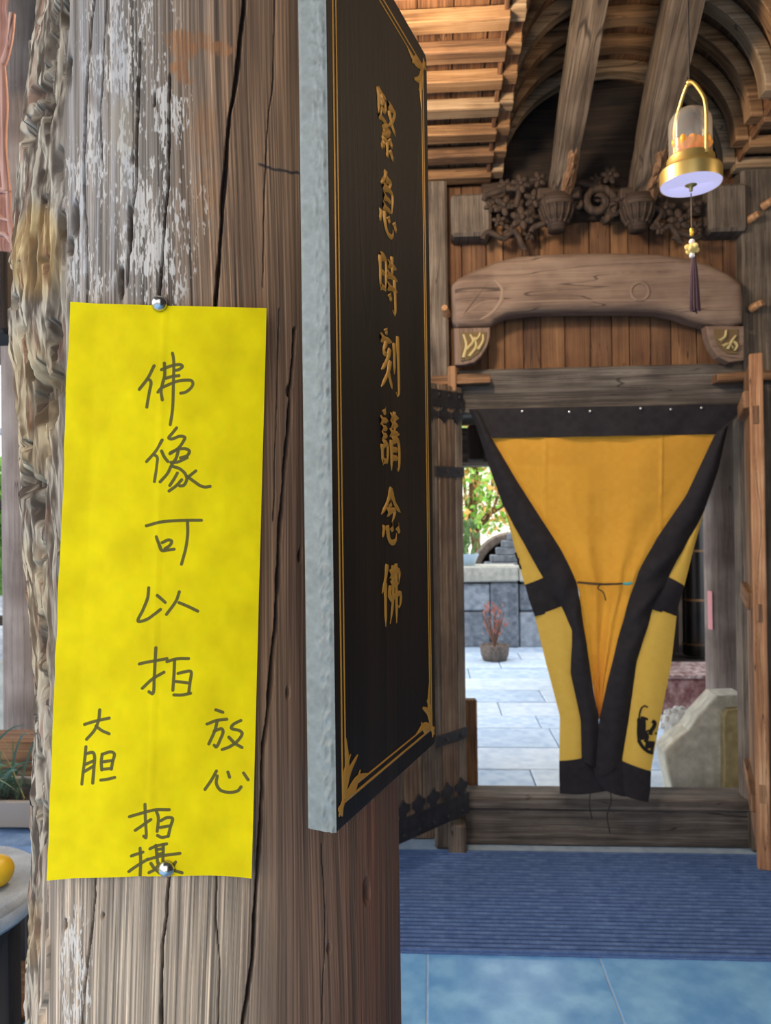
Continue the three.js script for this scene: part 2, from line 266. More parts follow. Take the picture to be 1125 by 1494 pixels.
{
  const N = 1440, NY = 1280, col = new Uint8Array(N * NY * 4), bmp = new Uint8Array(N * NY * 4);
  const put = (i, a, c) => { a[i] = clamp(c[0], 0, 255); a[i + 1] = clamp(c[1], 0, 255); a[i + 2] = clamp(c[2], 0, 255); a[i + 3] = 255; };
  const blob = (X, Y, x, y, rx, ry) => ss(((X - x) / rx) ** 2 + ((Y - y) / ry) ** 2, 1.25, 0.35);
  for (let j = 0; j < NY; j++) for (let k = 0; k < N; k++) {
    const th = ((k + 0.5) / N - 0.5) * 2 * TH0, y = lerp(Y0, Y1, (j + 0.5) / NY), L = pillarLook(th, y), { X, Y, fine, mid, broad, rot, cr, pit, sx } = L;
    const streak = clamp(0.5 + (fine - 0.5) * 1.7 + (mid - 0.5) * 1.5), low = fbm(sx * 30, y * 7, 51, 3);
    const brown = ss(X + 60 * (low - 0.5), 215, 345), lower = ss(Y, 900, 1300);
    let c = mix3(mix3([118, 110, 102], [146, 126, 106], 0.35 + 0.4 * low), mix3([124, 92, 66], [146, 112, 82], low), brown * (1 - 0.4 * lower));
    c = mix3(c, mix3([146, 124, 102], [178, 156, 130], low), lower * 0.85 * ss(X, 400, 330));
    c = mix3(c, [94, 66, 50], 0.6 * ss(X + 50 * (low - 0.5), 370, 440) * ss(Y, 380, 620));  // darker brown on the lower right, partly shade painted into the wood
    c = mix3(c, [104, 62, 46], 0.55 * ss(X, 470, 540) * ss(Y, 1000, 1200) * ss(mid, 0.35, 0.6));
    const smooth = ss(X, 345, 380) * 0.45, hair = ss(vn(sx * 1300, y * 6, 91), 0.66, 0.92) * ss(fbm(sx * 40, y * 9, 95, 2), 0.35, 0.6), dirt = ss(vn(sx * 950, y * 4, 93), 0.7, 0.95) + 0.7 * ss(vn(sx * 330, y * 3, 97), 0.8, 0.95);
    const line = ss(vn(sx * 620, y * 8, 191), 0.2, 0.8) * 0.6 + ss(vn(sx * 1250, y * 16, 193), 0.2, 0.8) * 0.4;
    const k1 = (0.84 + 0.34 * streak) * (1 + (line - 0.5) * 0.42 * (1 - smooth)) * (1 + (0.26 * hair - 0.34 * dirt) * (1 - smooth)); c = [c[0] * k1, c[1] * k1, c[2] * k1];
    // grey silvered wood and white paint flakes
    const zone = Math.max(0.85 * blob(X, Y, 225, 250, 75, 230), 0.8 * blob(X, Y, 258, 320, 50, 100), 0.55 * blob(X, Y, 130, 300, 60, 150), 0.5 * blob(X, Y, 190, 60, 80, 110), 0.45 * blob(X, Y, 112, 1420, 26, 110));
    const fl = fbm(sx * 700, y * 150, 61, 4), fl2 = fbm(sx * 80, y * 24, 63, 3);
    const flake = ss(zone, 0.0, 0.35) * ss(fl * 0.62 + fl2 * 0.5 + zone * 0.09, 0.645, 0.71);
    c = mix3(c, [212, 200, 186], flake * 0.85);
    c = mix3(c, [150, 150, 154], 0.35 * blob(X, Y, 140, 200, 70, 280) * ss(mid, 0.35, 0.65));
    // scraped orange fibres
    const nz = 46 * (fbm(sx * 70, y * 70, 71, 4) - 0.5);
    const orange = Math.max(blob(X + nz, Y + nz, 276, 66, 34, 30), blob(X + nz, Y + nz, 325, 72, 20, 13), blob(X + nz, Y + nz, 268, 106, 14, 18), 0.5 * blob(X, Y, 298, 190, 18, 44), 0.35 * blob(X, Y, 302, 280, 18, 40)) * (0.15 + 1.2 * fbm(sx * 420, y * 200, 73, 3));
    c = mix3(c, mix3([138, 86, 50], [180, 122, 76], streak), clamp(orange) * 0.85);
    c = mix3(c, [172, 150, 100], 0.2 * blob(X, Y, 182, 185, 22, 50) * mid * 1.4);
    // rotten wood: pale fibres, tan dust, red brown punk
    if (rot > 0) {
      const q = fbm(sx * 300, y * 26, 81, 4), q2 = fbm(sx * 160, y * 14, 83, 3), q3 = fbm(sx * 520, y * 60, 85, 3);
      let rc = mix3([92, 78, 64], [196, 180, 156], clamp((q - 0.5) * 3.4 + (q3 - 0.5) * 2 + 0.55));
      const tan = Math.max(blob(X, Y, 70, 370, 30, 75), 0.5 * blob(X, Y, 60, 590, 34, 120), 0.35 * blob(X, Y, 50, 900, 34, 120), 0.5 * blob(X, Y, 55, 1360, 16, 50));
      rc = mix3(rc, mix3([150, 112, 62], [222, 188, 126], clamp((q - 0.4) * 3)), tan * 0.75);
      rc = mix3(rc, [118, 62, 40], ss(q2, 0.62, 0.74) * 0.4);
      rc = mix3(rc, [70, 58, 48], pit * 0.6);
      c = mix3(c, rc, rot);
    }
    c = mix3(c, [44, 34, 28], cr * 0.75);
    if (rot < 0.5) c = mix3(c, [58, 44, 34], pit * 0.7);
    // ink scrawl beside the board
    const inkY = 240 + (X - 375) * 0.19 + 6 * (vn(X * 0.12, 3, 99) - 0.5), ink = ss(Math.abs(Y - inkY), 2.8, 1.0) * ss(X, 374, 380) * ss(X, 440, 434);
    c = mix3(c, [46, 40, 40], ink * 0.85);
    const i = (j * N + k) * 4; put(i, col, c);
    const b = 255 * clamp(0.25 + 0.35 * fine + 0.25 * mid + 0.25 * flake + 0.12 * orange - 0.2 * cr + rot * (fbm(sx * 500, y * 90, 87, 3) - 0.5) * 0.7); put(i, bmp, [b, b, b]);
  }
  const mk = (d, srgb) => { const t = new THREE.DataTexture(d, N, NY); t.magFilter = THREE.LinearFilter; t.wrapS = t.wrapT = THREE.MirroredRepeatWrapping; if (srgb) t.colorSpace = THREE.SRGBColorSpace; t.needsUpdate = true; return t; };
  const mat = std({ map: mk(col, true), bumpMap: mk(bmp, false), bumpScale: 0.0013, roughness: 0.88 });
  const ths = [], ys = [0];
  const NT = 700; for (let i = 0; i <= NT; i++) ths.push(lerp(-92, 92, i / NT) * R); for (let i = 1; i < 40; i++) ths.push(lerp(92, 268, i / 40) * R); ths.push(268 * R);
  for (let i = 1; i < 6; i++) ys.push(Y0 * i / 6); const NV = 560; for (let i = 0; i <= NV; i++) ys.push(lerp(Y0, Y1, i / NV)); for (let i = 1; i <= 6; i++) ys.push(lerp(Y1, 3.45, i / 6));
  const P = [], UV = [], I = [], nc = ths.length;
  ys.forEach((y, j) => ths.forEach((th, i) => {
    const front = i <= NT || i === nc - 1, L = front && y >= Y0 && y <= Y1 ? pillarLook(i === nc - 1 ? -92 * R : th, y) : { d: (fbm(th * 8, y * 3, 3) - 0.5) * 0.003 };
    const p = pillarPoint(th, y, PR + Math.max(L.d, -0.045)); P.push(p.x, p.y, p.z); UV.push(th / (2 * TH0) + 0.5, (y - Y0) / (Y1 - Y0));
    if (i && j) { const q = j * nc + i; I.push(q - nc - 1, q - nc, q, q - nc - 1, q, q - 1); }
  }));
  const g = new THREE.BufferGeometry(); g.setAttribute('position', new THREE.Float32BufferAttribute(P, 3)); g.setAttribute('uv', new THREE.Float32BufferAttribute(UV, 2)); g.setIndex(I); g.computeVertexNormals();
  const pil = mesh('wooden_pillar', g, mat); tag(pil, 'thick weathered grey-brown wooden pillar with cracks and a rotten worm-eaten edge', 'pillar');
}

// ================================================================== the yellow notice and its two pins
const QUAD = [[107, 442], [389, 449.5], [367, 1276], [73, 1282]];                        // corners TL TR BR BL in the photo
const quadPx = (u, v) => [0, 1].map((k) => lerp(lerp(QUAD[0][k], QUAD[1][k], u), lerp(QUAD[3][k], QUAD[2][k], u), v));
function quadUv(x, y) { let u = 0.5, v = 0.5; for (let i = 0; i < 8; i++) { const [a, b] = quadPx(u, v); u += (x - a) / lerp(282, 294, v); v += (y - b) / 833; } return [u, v]; }
const ink = [];                                        // pen strokes traced as [x, y] in the photo
{
  const add = (x0, y0, k, list) => { for (const s of list) ink.push(s.map(([x, y]) => [x0 + x / k, y0 + y / k])); };
  add(180, 500, 6.229, [
    [[280, 210], [225, 320], [148, 425]], [[226, 330], [250, 352], [236, 450], [213, 585]],
    [[345, 245], [430, 210], [520, 200], [536, 216], [505, 243], [465, 252]], [[385, 322], [440, 306], [505, 299]],
    [[315, 450], [336, 420], [400, 385], [470, 355], [560, 340], [620, 346], [632, 376], [610, 415], [562, 450], [520, 458]],
    [[372, 185], [374, 300], [356, 370], [345, 440], [356, 520]], [[445, 95], [455, 150], [453, 400], [448, 600], [428, 745]],
    [[355, 885], [300, 980], [210, 1080]], [[285, 1020], [310, 1042], [305, 1120], [282, 1262]],
    [[485, 775], [450, 820], [414, 866], [440, 876], [520, 850], [560, 862], [545, 900], [500, 960], [425, 1010]], [[430, 1000], [500, 970], [570, 965], [600, 986], [580, 1026], [520, 1046]],
    [[350, 985], [375, 1040], [405, 1080]], [[500, 985], [480, 1050], [440, 1110], [400, 1190], [335, 1265]], [[432, 1088], [490, 1085], [580, 1045]],
    [[450, 1125], [510, 1145], [560, 1190], [576, 1240], [548, 1296], [512, 1302]], [[490, 1185], [460, 1240], [422, 1298]], [[530, 1245], [480, 1300], [415, 1348]],
    [[658, 1165], [620, 1195], [588, 1222]], [[580, 1215], [640, 1260], [700, 1300], [742, 1312], [788, 1306]]]);
  add(180, 740, 5.15, [
    [[172, 140], [280, 112], [420, 100], [585, 98]], [[480, 110], [482, 200], [470, 300], [437, 428]], [[248, 222], [270, 280], [290, 325], [330, 322], [380, 316]], [[292, 266], [340, 246], [362, 256], [350, 285], [312, 312]],
    [[192, 605], [185, 680], [150, 770], [112, 856], [170, 846], [240, 800], [280, 768]], [[258, 662], [315, 715]], [[422, 635], [400, 700], [325, 805]], [[420, 716], [490, 746], [560, 780]],
    [[118, 1178], [200, 1160], [328, 1138]], [[247, 1055], [240, 1180], [232, 1300], [218, 1402], [190, 1388]], [[140, 1362], [220, 1290], [305, 1240]], [[328, 1160], [400, 1140], [490, 1138]], [[385, 1150], [380, 1250], [372, 1375]],
    [[410, 1250], [460, 1238], [506, 1235], [500, 1320], [492, 1392]], [[395, 1310], [480, 1320]], [[380, 1410], [440, 1411], [505, 1398]]]);
  add(100, 1020, 4.1667, [
    [[95, 155], [160, 135], [248, 115]], [[190, 65], [182, 130], [155, 190], [108, 245]], [[165, 165], [200, 190], [248, 210]],
    [[105, 290], [98, 380], [82, 516]], [[105, 332], [148, 325], [158, 345], [155, 430], [148, 510]], [[105, 396], [150, 376]], [[98, 440], [150, 408]],
    [[205, 335], [200, 380], [203, 430]], [[205, 335], [260, 320], [280, 331], [270, 380], [262, 425]], [[203, 382], [268, 372]], [[203, 427], [262, 420]], [[197, 492], [240, 486], [282, 475]],
    [[895, 65], [938, 80]], [[842, 152], [900, 130], [962, 122]], [[905, 130], [890, 190], [853, 272]], [[885, 195], [930, 180], [940, 196], [925, 240], [898, 290], [886, 280]],
    [[1048, 128], [1000, 155], [990, 176], [1040, 190], [1056, 206], [1030, 250], [985, 285], [935, 305]], [[975, 230], [1010, 265], [1055, 290]],
    [[900, 435], [870, 490], [830, 548]], [[905, 465], [900, 510], [925, 550], [980, 562], [1030, 550], [1050, 525]], [[970, 440], [980, 470]], [[1065, 440], [1092, 478]],
    [[370, 715], [430, 698], [520, 674], [612, 672]], [[465, 640], [466, 720], [468, 845], [455, 835]], [[405, 798], [440, 775], [500, 732]], [[535, 685], [545, 720], [538, 805]], [[560, 740], [600, 720], [631, 726], [618, 780], [605, 835]], [[555, 782], [610, 772]], [[540, 830], [565, 842], [605, 835]],
    [[380, 956], [450, 933]], [[432, 910], [436, 990], [432, 1075]], [[365, 1050], [400, 1025], [480, 975]], [[495, 910], [530, 895], [595, 882]], [[530, 890], [540, 995]], [[575, 885], [572, 988]], [[535, 917], [570, 911]], [[537, 946], [570, 940]],
    [[480, 976], [560, 956], [676, 940]], [[500, 1000], [520, 1030], [552, 1058]], [[488, 1056], [530, 1032], [548, 1000]], [[650, 992], [618, 1040], [575, 1066]], [[600, 1005], [640, 1040], [690, 1056]]]);
}
{
  const TW = 700, TH = 2048, cv = document.createElement('canvas'); cv.width = TW; cv.height = TH; const cx = cv.getContext('2d'), id = cx.createImageData(TW, TH);
  for (let y = 0, i = 0; y < TH; y++) for (let x = 0; x < TW; x++, i += 4) {          // soft pulpy mottling of the paper
    const m = 0.7 * (fbm(x * 0.009, y * 0.009, 101, 4) - 0.5), g = fbm(x * 0.12, y * 0.05, 103, 2) - 0.5, k = 1 + m * 0.2 + g * 0.03;
    id.data[i] = clamp(229 * k, 0, 255); id.data[i + 1] = clamp(201 * (1 + m * 0.24), 0, 255); id.data[i + 2] = 0; id.data[i + 3] = 255;
  }
  cx.putImageData(id, 0, 0); cx.lineCap = cx.lineJoin = 'round';
  const sc = TH / 833;
  for (const s of ink) {
    const pts = s.map(([x, y]) => { const [u, v] = quadUv(x, y); return V(u * TW, v * TH, 0); });
    const q = pts.length > 2 ? new THREE.CatmullRomCurve3(pts, false, 'centripetal').getPoints(40) : pts;
    cx.strokeStyle = 'rgba(92,84,44,0.93)'; cx.lineWidth = 4.6 * sc; cx.beginPath(); q.forEach((p, i) => (i ? cx.lineTo(p.x, p.y) : cx.moveTo(p.x, p.y))); cx.stroke();
  }
  const map = new THREE.CanvasTexture(cv); map.colorSpace = THREE.SRGBColorSpace; map.magFilter = THREE.LinearFilter;
  // the sheet hangs from its pins on a gentler curve than the pillar
  const [th0] = thetaOf(238, 760), SR = 0.34, base = pillarPoint(th0, 0, PR + 0.0035), c0 = pillarPoint(th0, 0, PR + 0.0035 - SR);
  const nu = 70, nv = 180, P = [], UV = [], I = [], back = [];
  for (let side = 0; side < 2; side++) for (let j = 0; j <= nv; j++) for (let i = 0; i <= nu; i++) {
    const u = i / nu, v = j / nv, [x, y] = quadPx(u, v), p = onCyl(x, y, c0.x, c0.z, SR), out = V(p.x - c0.x, 0, p.z - c0.z).normalize();
    const crease = Math.exp(-(((u - 0.47 - 0.02 * v) / 0.012) ** 2)), puck = Math.exp(-((u - 0.45) ** 2 / 0.006)) * (Math.exp(-v * 14) + Math.exp(-(1 - v) * 16));
    const edge = Math.max(0, u - 0.75) ** 2 * 0.12 * ss(v, 0.5, 1) + 0.004 * Math.max(0, 0.12 - u) / 0.12;
    const w = crease * 0.0007 + (fbm(u * 6, v * 16, 111, 3) - 0.5) * 0.003 * ss(Math.min(v, 1 - v), 0, 0.05) - puck * 0.0012 + edge;
    p.addScaledVector(out, w - side * 0.00025); P.push(p.x, p.y, p.z); UV.push(u, 1 - v);
    if (i && j) { const o = side * (nu + 1) * (nv + 1), q = o + j * (nu + 1) + i, a = q - nu - 2, b = q - nu - 1, c = q, d = q - 1; side ? I.push(a, b, c, a, c, d) : I.push(a, c, b, a, d, c); }
  }
  const g = new THREE.BufferGeometry(); g.setAttribute('position', new THREE.Float32BufferAttribute(P, 3)); g.setAttribute('uv', new THREE.Float32BufferAttribute(UV, 2)); g.setIndex(I); g.computeVertexNormals();
  tag(mesh('paper_notice', g, new THREE.MeshPhysicalMaterial({ map, roughness: 0.75, specularIntensity: 0.25, side: THREE.DoubleSide })), 'long bright yellow paper notice with handwritten Chinese characters pinned to the pillar', 'notice');
  const steel = std({ color: 0xc9c4bc, metalness: 0.95, roughness: 0.22 });
  for (const [px, py, label] of [[233, 443, 'silver dome push pin at the top edge of the yellow notice'], [243.5, 1267, 'silver dome push pin at the bottom edge of the yellow notice']]) {
    const p = onCyl(px, py, c0.x, c0.z, SR), out = V(p.x - c0.x, 0, p.z - c0.z).normalize(), r = 0.0074;
    const o = group('push_pin', p.addScaledVector(out, 0.0005)); o.quaternion.setFromUnitVectors(V(0, 1, 0), out); tag(o, label, 'push pin');
    mesh('head', lathe([[0.0001, r * 0.9], [r * 0.35, r * 0.84], [r * 0.68, r * 0.62], [r * 0.93, r * 0.3], [r, 0.0004], [r * 0.9, -0.0004], [0.0001, -0.0004]].reverse(), 28), steel, o);
    mesh('point', new THREE.CylinderGeometry(0.0006, 0.0001, 0.012, 8).translate(0, -0.006, 0), steel, o);
  }
}

// ================================================================== the black lacquered board
{
  const d0 = 0.613, T = 0.0264, hd = 22.2 * R - YAW, ax = V(Math.sin(hd), 0, -Math.cos(hd)), nr = V(Math.cos(hd), 0, Math.sin(hd));
  const O = atDepth(484, 755, d0), loc = (px, py) => { const p = onPlane(px, py, O, nr).sub(O); return [p.dot(ax), p.y]; };
  const WD = loc(631, 755)[0], yb = (loc(490, 1214)[1] + loc(634, 1086)[1]) / 2, yt = loc(621, 80)[1];
    const g = group('lacquered_board', V(O.x, O.y, O.z), Math.PI / 2 - hd); tag(g, 'tall black lacquered hanging board with gold Chinese characters and gold double border', 'signboard');
  const lac = wood(131, [20, 12, 9], [30, 19, 14], [42, 28, 20], { bump: 0.0003, rough: 0.5 });
  const rc = 0.008, pts = []; const arc = (cx, cy, a0) => { for (let i = 0; i <= 5; i++) { const a = a0 + i / 5 * Math.PI / 2; pts.push([cx + rc * Math.cos(a), cy + rc * Math.sin(a)]); } };
  pts.push([0, yb], [WD - rc, yb]); pts.pop(); arc(WD - rc, yb + rc, -Math.PI / 2); arc(WD - rc, yt - rc, 0); pts.push([0, yt]);
  const core = extrude(pts, T, 0.0008, 2); core.translate(0.0018, 0, -T); mesh('board', core, lac, g);
  // grey sealed edge with blobs of glue, a strip of its own down the near side
  {
    const nu = 26, nv = 420, P = [], UV = [], I = [];
    for (let j = 0; j <= nv; j++) for (let i = 0; i <= nu; i++) {
      const u = i / nu, y = lerp(yb, yt, j / nv), z = -T * (1 - u), e = Math.min(1, Math.min(u, 1 - u) * 9);
      const run = ss(u, 0.42, 0.62) * ss(u, 0.97, 0.85) * (fbm(u * 9, y * 190, 141, 3) - 0.38), b = (fbm(u * 5, y * 40, 143, 3) - 0.5) * 0.0004;
      P.push(0.0016 - e * (0.0012 + Math.max(run, 0) * 0.004 + b * 0.6), y, z); UV.push(u * T, y);
      if (i && j) { const q = j * (nu + 1) + i; I.push(q - nu - 2, q - nu - 1, q, q - nu - 2, q, q - 1); }
    }
    const eg = new THREE.BufferGeometry(); eg.setAttribute('position', new THREE.Float32BufferAttribute(P, 3)); eg.setAttribute('uv', new THREE.Float32BufferAttribute(UV, 2)); eg.setIndex(I.reverse()); eg.computeVertexNormals();
    const em = mottled(151, [124, 125, 116], [144, 145, 136], 0.05, { rough: 0.3, bump: 0.0002, grit: 8 }); em.side = THREE.DoubleSide;
    mesh('sealed_edge', eg, em, g).userData.label = 'rough grey sealed edge';
  }
  const band = (name, list, w, h = 0.0008) => mesh(name, mergeGeometries(list.map((p) => stroke(p, () => w, h, 2))).translate(0, 0, 0.0003), M.gold, g);
  const i1 = 0.0135, i2 = 0.0195, b1 = 0.02, b2 = 0.027, w1 = 0.0026;
  for (const [n, i, b, w] of [['outer_border', i1, b1, w1 * 1.1], ['inner_border', i2, b2, w1 * 0.8]]) band(n, [[[i, yb + b], [i, yt - b]], [[WD - i, yb + b], [WD - i, yt - b]], [[i, yb + b], [WD - i, yb + b]], [[i, yt - b], [WD - i, yt - b]]], w);
  for (const [sx, sy] of [[0, 0], [1, 0], [0, 1], [1, 1]]) {   // leaf scrolls in the corners
    const cx = sx ? WD - i1 - 0.003 : i1 + 0.003, cy = sy ? yt - b1 - 0.003 : yb + b1 + 0.003, fx = sx ? -1 : 1, fy = sy ? -1 : 1, parts = [];
    for (const [a, L, bend] of [[45, 0.04, 0.006], [22, 0.036, -0.007], [68, 0.036, 0.007], [225, 0.016, 0], [200, 0.014, 0.003], [250, 0.014, -0.003], [5, 0.05, 0.005], [85, 0.05, -0.005]]) {
      const ca = Math.cos(a * R), sa = Math.sin(a * R), q = [0, 0.5, 1].map((t) => { const bb = bend * Math.sin(t * Math.PI); return [cx + fx * (ca * L * t - sa * bb), cy + fy * (sa * L * t + ca * bb)]; });
      parts.push(stroke(q, (t) => 0.0012 + 0.0062 * Math.sin(Math.PI * Math.min(1, t * 0.8 + 0.15)), 0.0016, 10));
    }
    mesh('corner_ornament', mergeGeometries(parts).translate(0, 0, 0.0005), M.gold, g);
  }
  // characters in a 100 x 100 square, y down: [points], brush weight
  const HAN = {
    jin: [[[8, 3], [8, 44]], [[8, 5], [46, 5]], [[22, 5], [22, 14], [40, 14], [40, 28], [22, 28], [22, 44]], [[22, 14], [22, 28]], [[8, 44], [48, 44]], [[56, 8], [90, 8], [80, 26], [52, 46]], [[60, 16], [74, 34], [95, 46]], [[50, 46], [28, 60], [46, 60]], [[62, 52], [24, 74], [70, 70]], [[60, 62], [76, 74]], [[48, 72], [48, 98], [42, 93]], [[32, 80], [18, 94]], [[62, 80], [80, 94]]],
    ji: [[[42, 0], [32, 14], [14, 26]], [[38, 10], [66, 9], [52, 24]], [[24, 26], [72, 25], [70, 56]], [[28, 40], [70, 40]], [[24, 56], [70, 56]], [[16, 68], [8, 86]], [[32, 64], [36, 86], [48, 94], [72, 92], [76, 80]], [[50, 66], [58, 76]], [[80, 66], [92, 80]]],
    shi: [[[8, 14], [8, 66]], [[8, 14], [34, 13], [34, 66]], [[8, 38], [34, 38]], [[8, 62], [34, 62]], [[46, 16], [92, 14]], [[68, 0], [68, 34]], [[40, 34], [98, 33]], [[42, 54], [96, 52]], [[80, 36], [80, 94], [68, 88]], [[52, 64], [62, 76]]],
    ke: [[[32, 0], [38, 10]], [[6, 18], [64, 16]], [[36, 18], [20, 38], [42, 38]], [[52, 30], [32, 52], [8, 66]], [[54, 48], [34, 72], [6, 92]], [[40, 62], [62, 88]], [[74, 16], [74, 64]], [[93, 2], [93, 98], [82, 90]]],
    qing: [[[20, 0], [26, 10]], [[2, 20], [40, 18]], [[8, 32], [36, 31]], [[8, 44], [36, 43]], [[10, 58], [10, 88]], [[10, 58], [34, 57], [34, 88]], [[10, 84], [34, 84]], [[50, 10], [94, 8]], [[72, 0], [72, 36]], [[52, 22], [92, 21]], [[46, 36], [98, 35]], [[54, 48], [54, 98]], [[54, 48], [90, 47], [90, 97], [82, 92]], [[54, 63], [90, 62]], [[54, 77], [90, 76]]],
    nian: [[[52, 0], [32, 26], [2, 46]], [[52, 4], [70, 26], [98, 42]], [[42, 24], [52, 32]], [[28, 42], [70, 40], [54, 60]], [[16, 66], [8, 86]], [[32, 64], [36, 86], [48, 95], [72, 93], [76, 80]], [[50, 66], [58, 76]], [[80, 66], [92, 80]]],
    fo: [[[28, 0], [18, 24], [2, 44]], [[18, 28], [18, 98]], [[38, 16], [88, 14], [86, 34]], [[42, 34], [86, 34]], [[42, 34], [40, 54], [94, 52], [88, 74], [78, 70]], [[56, 2], [54, 60], [40, 96]], [[72, 0], [72, 99]]],
  };
  [['jin', 143, 230], ['ji', 254, 346], ['shi', 371, 458], ['ke', 482, 577], ['qing', 599, 688], ['nian', 713, 795], ['fo', 823, 913]].forEach(([k, a, b]) => {
    const px = 563.5 + 0.0105 * ((a + b) / 2 - 185), [x0, ya] = loc(px, a), yb2 = loc(px, b)[1], hh = (ya - yb2), ww = loc(px + 14.5, 600)[0] - loc(px - 14.5, 600)[0], mx = x0 - ww / 2;
    const geos = HAN[k].map((s) => stroke(s.map(([x, y]) => [mx + x / 100 * ww, ya - y / 100 * hh]), (t) => ww * (s.length === 2 && Math.hypot(s[0][0] - s[1][0], s[0][1] - s[1][1]) < 20 ? 0.17 : 0.145) * (0.75 + 0.5 * Math.exp(-(((t - 0.12) / 0.15) ** 2))) * (1 - 0.75 * ss(t, 0.75, 1)), 0.0018, 12));
    mesh('character', mergeGeometries(geos).translate(0, 0, 0.0005), M.gold, g).userData.label = 'gold brush-style Chinese character';
  });
}

// ================================================================== the hall: floor, ceiling, walls
const ZW = -3.55;
{
  const fl = group('floor'); struct(fl, 'grey stone tile floor of the hall with blue skylight painted into its colour', 'floor');
  bx('screed', 7.6, 0.1, 6.2, mottled(22, [150, 176, 204], [176, 198, 222], 0.4), fl, 0, -0.0525, -0.75);
  const tiles = [[24, 60], [25, 62], [26, 64]].map(([s]) => mottled(s, [98, 156, 216], [140, 196, 240], 0.7, { rough: 0.3, bump: 0.0006, grit: 5 }));  // blue skylight reflected by grey stone is painted into the tile colour
  const jx = onY(624, 1400, 0).x, geo = cbox(0.596, 0.03, 0.596, 0.003);
  for (let i = -7; i < 6; i++) for (let j = 0; j < 10; j++) { const x = jx + (i + 0.5) * 0.6, z = -3.46 + (j + 0.5) * 0.6; if (x < -3.7 || x > 3.4) continue; const m = mesh('tile', geo, tiles[Math.floor(rnd(0, 3))], fl); m.position.set(x, -0.015, z); m.rotation.y = Math.floor(rnd(0, 4)) * Math.PI / 2; }
  // ribbed entrance mat
  const a = onY(590, 1388, 0.008), b = onY(590, 1240, 0.008), zN = -3.4 + (b.z + 3.4) + (a.z - b.z), zF = b.z, x0 = -0.35, x1 = 2.2;
  const matGroup = group('floor_mat', V((x0 + x1) / 2, 0, (zN + zF) / 2)); tag(matGroup, 'long blue ribbed entrance mat lying before the door threshold', 'mat');
  const mm = mottled(28, [70, 96, 146], [96, 124, 172], 0.31, { rough: 0.92, bump: 0.0015, grit: 34 });
  const D = zN - zF, n = 30; mesh('backing', cbox(x1 - x0, 0.006, D, 0.002), mm, matGroup).position.y = 0.003;
  const ribG = [0.3, 1.1, 2.7, 4.9, 7.3].map((o) => cbox(x1 - x0, 0.012, D / n * 0.6, 0.005, o)); for (let i = 0; i < n; i++) { const m = mesh('rib', ribG[i % 5], mm, matGroup); m.position.set(0, 0.009, -D / 2 + (i + 0.5) * D / n); }
}
const ceilY = (z) => 3.135 + 0.2 * (z + 3.5);
const VX0 = onZ(716, 280, -3.5).x, VX1 = onZ(1066, 262, -3.5).x;
{
  const c = group('ceiling'); struct(c, 'dark timber roof ceiling with battens and a curved rib vault', 'ceiling');
  bx('roof_slab', 7.4, 0.14, 6.1, M.darkWood, c, 0.75, 4.25, -1.35);
  const zs = []; for (let i = 0; i < 13; i++) zs.push(-3.47 + i * 0.142);
  zs.forEach((z, i) => {
    for (const [xa, xb] of [[-1.3, VX0], [VX1, VX1 + 1.0]]) { const m = bx('batten', xb - xa, 0.05, 0.07, [M.rafter, M.rafterPale, M.rafter, M.brownTimber][(i * 7 + (xa > 0 ? 1 : 0)) % 4], c, (xa + xb) / 2, ceilY(z) + rnd(-0.006, 0.006), z, 0.004); m.rotation.x = rnd(-0.05, 0.05); }
  });
  const slope = Math.atan(0.2);
  for (let x = -1.3; x < VX0 - 0.02; x += 0.128) { const m = bx('roof_board', 0.124, 0.02, 2.0, M.roofBoard, c, x + 0.062, ceilY(-2.6) + 0.042, -2.6, 0.003); m.rotation.x = -slope; }
  for (let x = VX1; x < VX1 + 0.98; x += 0.128) { const m = bx('roof_board', 0.124, 0.02, 2.0, M.roofBoard, c, x + 0.062, ceilY(-2.6) + 0.042, -2.6, 0.003); m.rotation.x = -slope; }
  const xc = (VX0 + VX1) / 2, a = (VX1 - VX0) / 2, b = 0.5, ringPts = [];
  for (let i = 0; i <= 24; i++) { const t = Math.PI * (1 - i / 24); ringPts.push([a * Math.cos(t), b * Math.sin(t)]); }
  for (let i = 24; i >= 0; i--) { const t = Math.PI * (1 - i / 24); ringPts.push([(a - 0.055) * Math.cos(t), (b - 0.055) * Math.sin(t)]); }
  const ribs = [0, 1].map(() => extrude(ringPts, 0.07, 0.004, 1));
  zs.forEach((z, i) => { const m = mesh('vault_rib', ribs[i % 2], i % 3 ? M.rafter : M.rafterPale, c); m.position.set(xc, ceilY(z), z - 0.035); });
  for (let i = 0; i < 16; i++) {
    const t = Math.PI * (i + 0.5) / 16, p = [xc + (a + 0.012) * Math.cos(t), (b + 0.012) * Math.sin(t)], len = 0.5 * Math.PI * (a + b) / 16 * 1.1;
    const m = bx('vault_board', len, 0.018, 2.0, M.roofBoard, c, p[0], p[1] + ceilY(-2.6), -2.6, 0.003); m.rotation.set(-slope, 0, Math.atan2(a * Math.sin(t), -b * Math.cos(t)) - Math.PI / 2 + Math.PI / 2, 'XYZ'); m.rotation.z = Math.atan2(b * Math.cos(t), -a * Math.sin(t)) + Math.PI;
  }
}
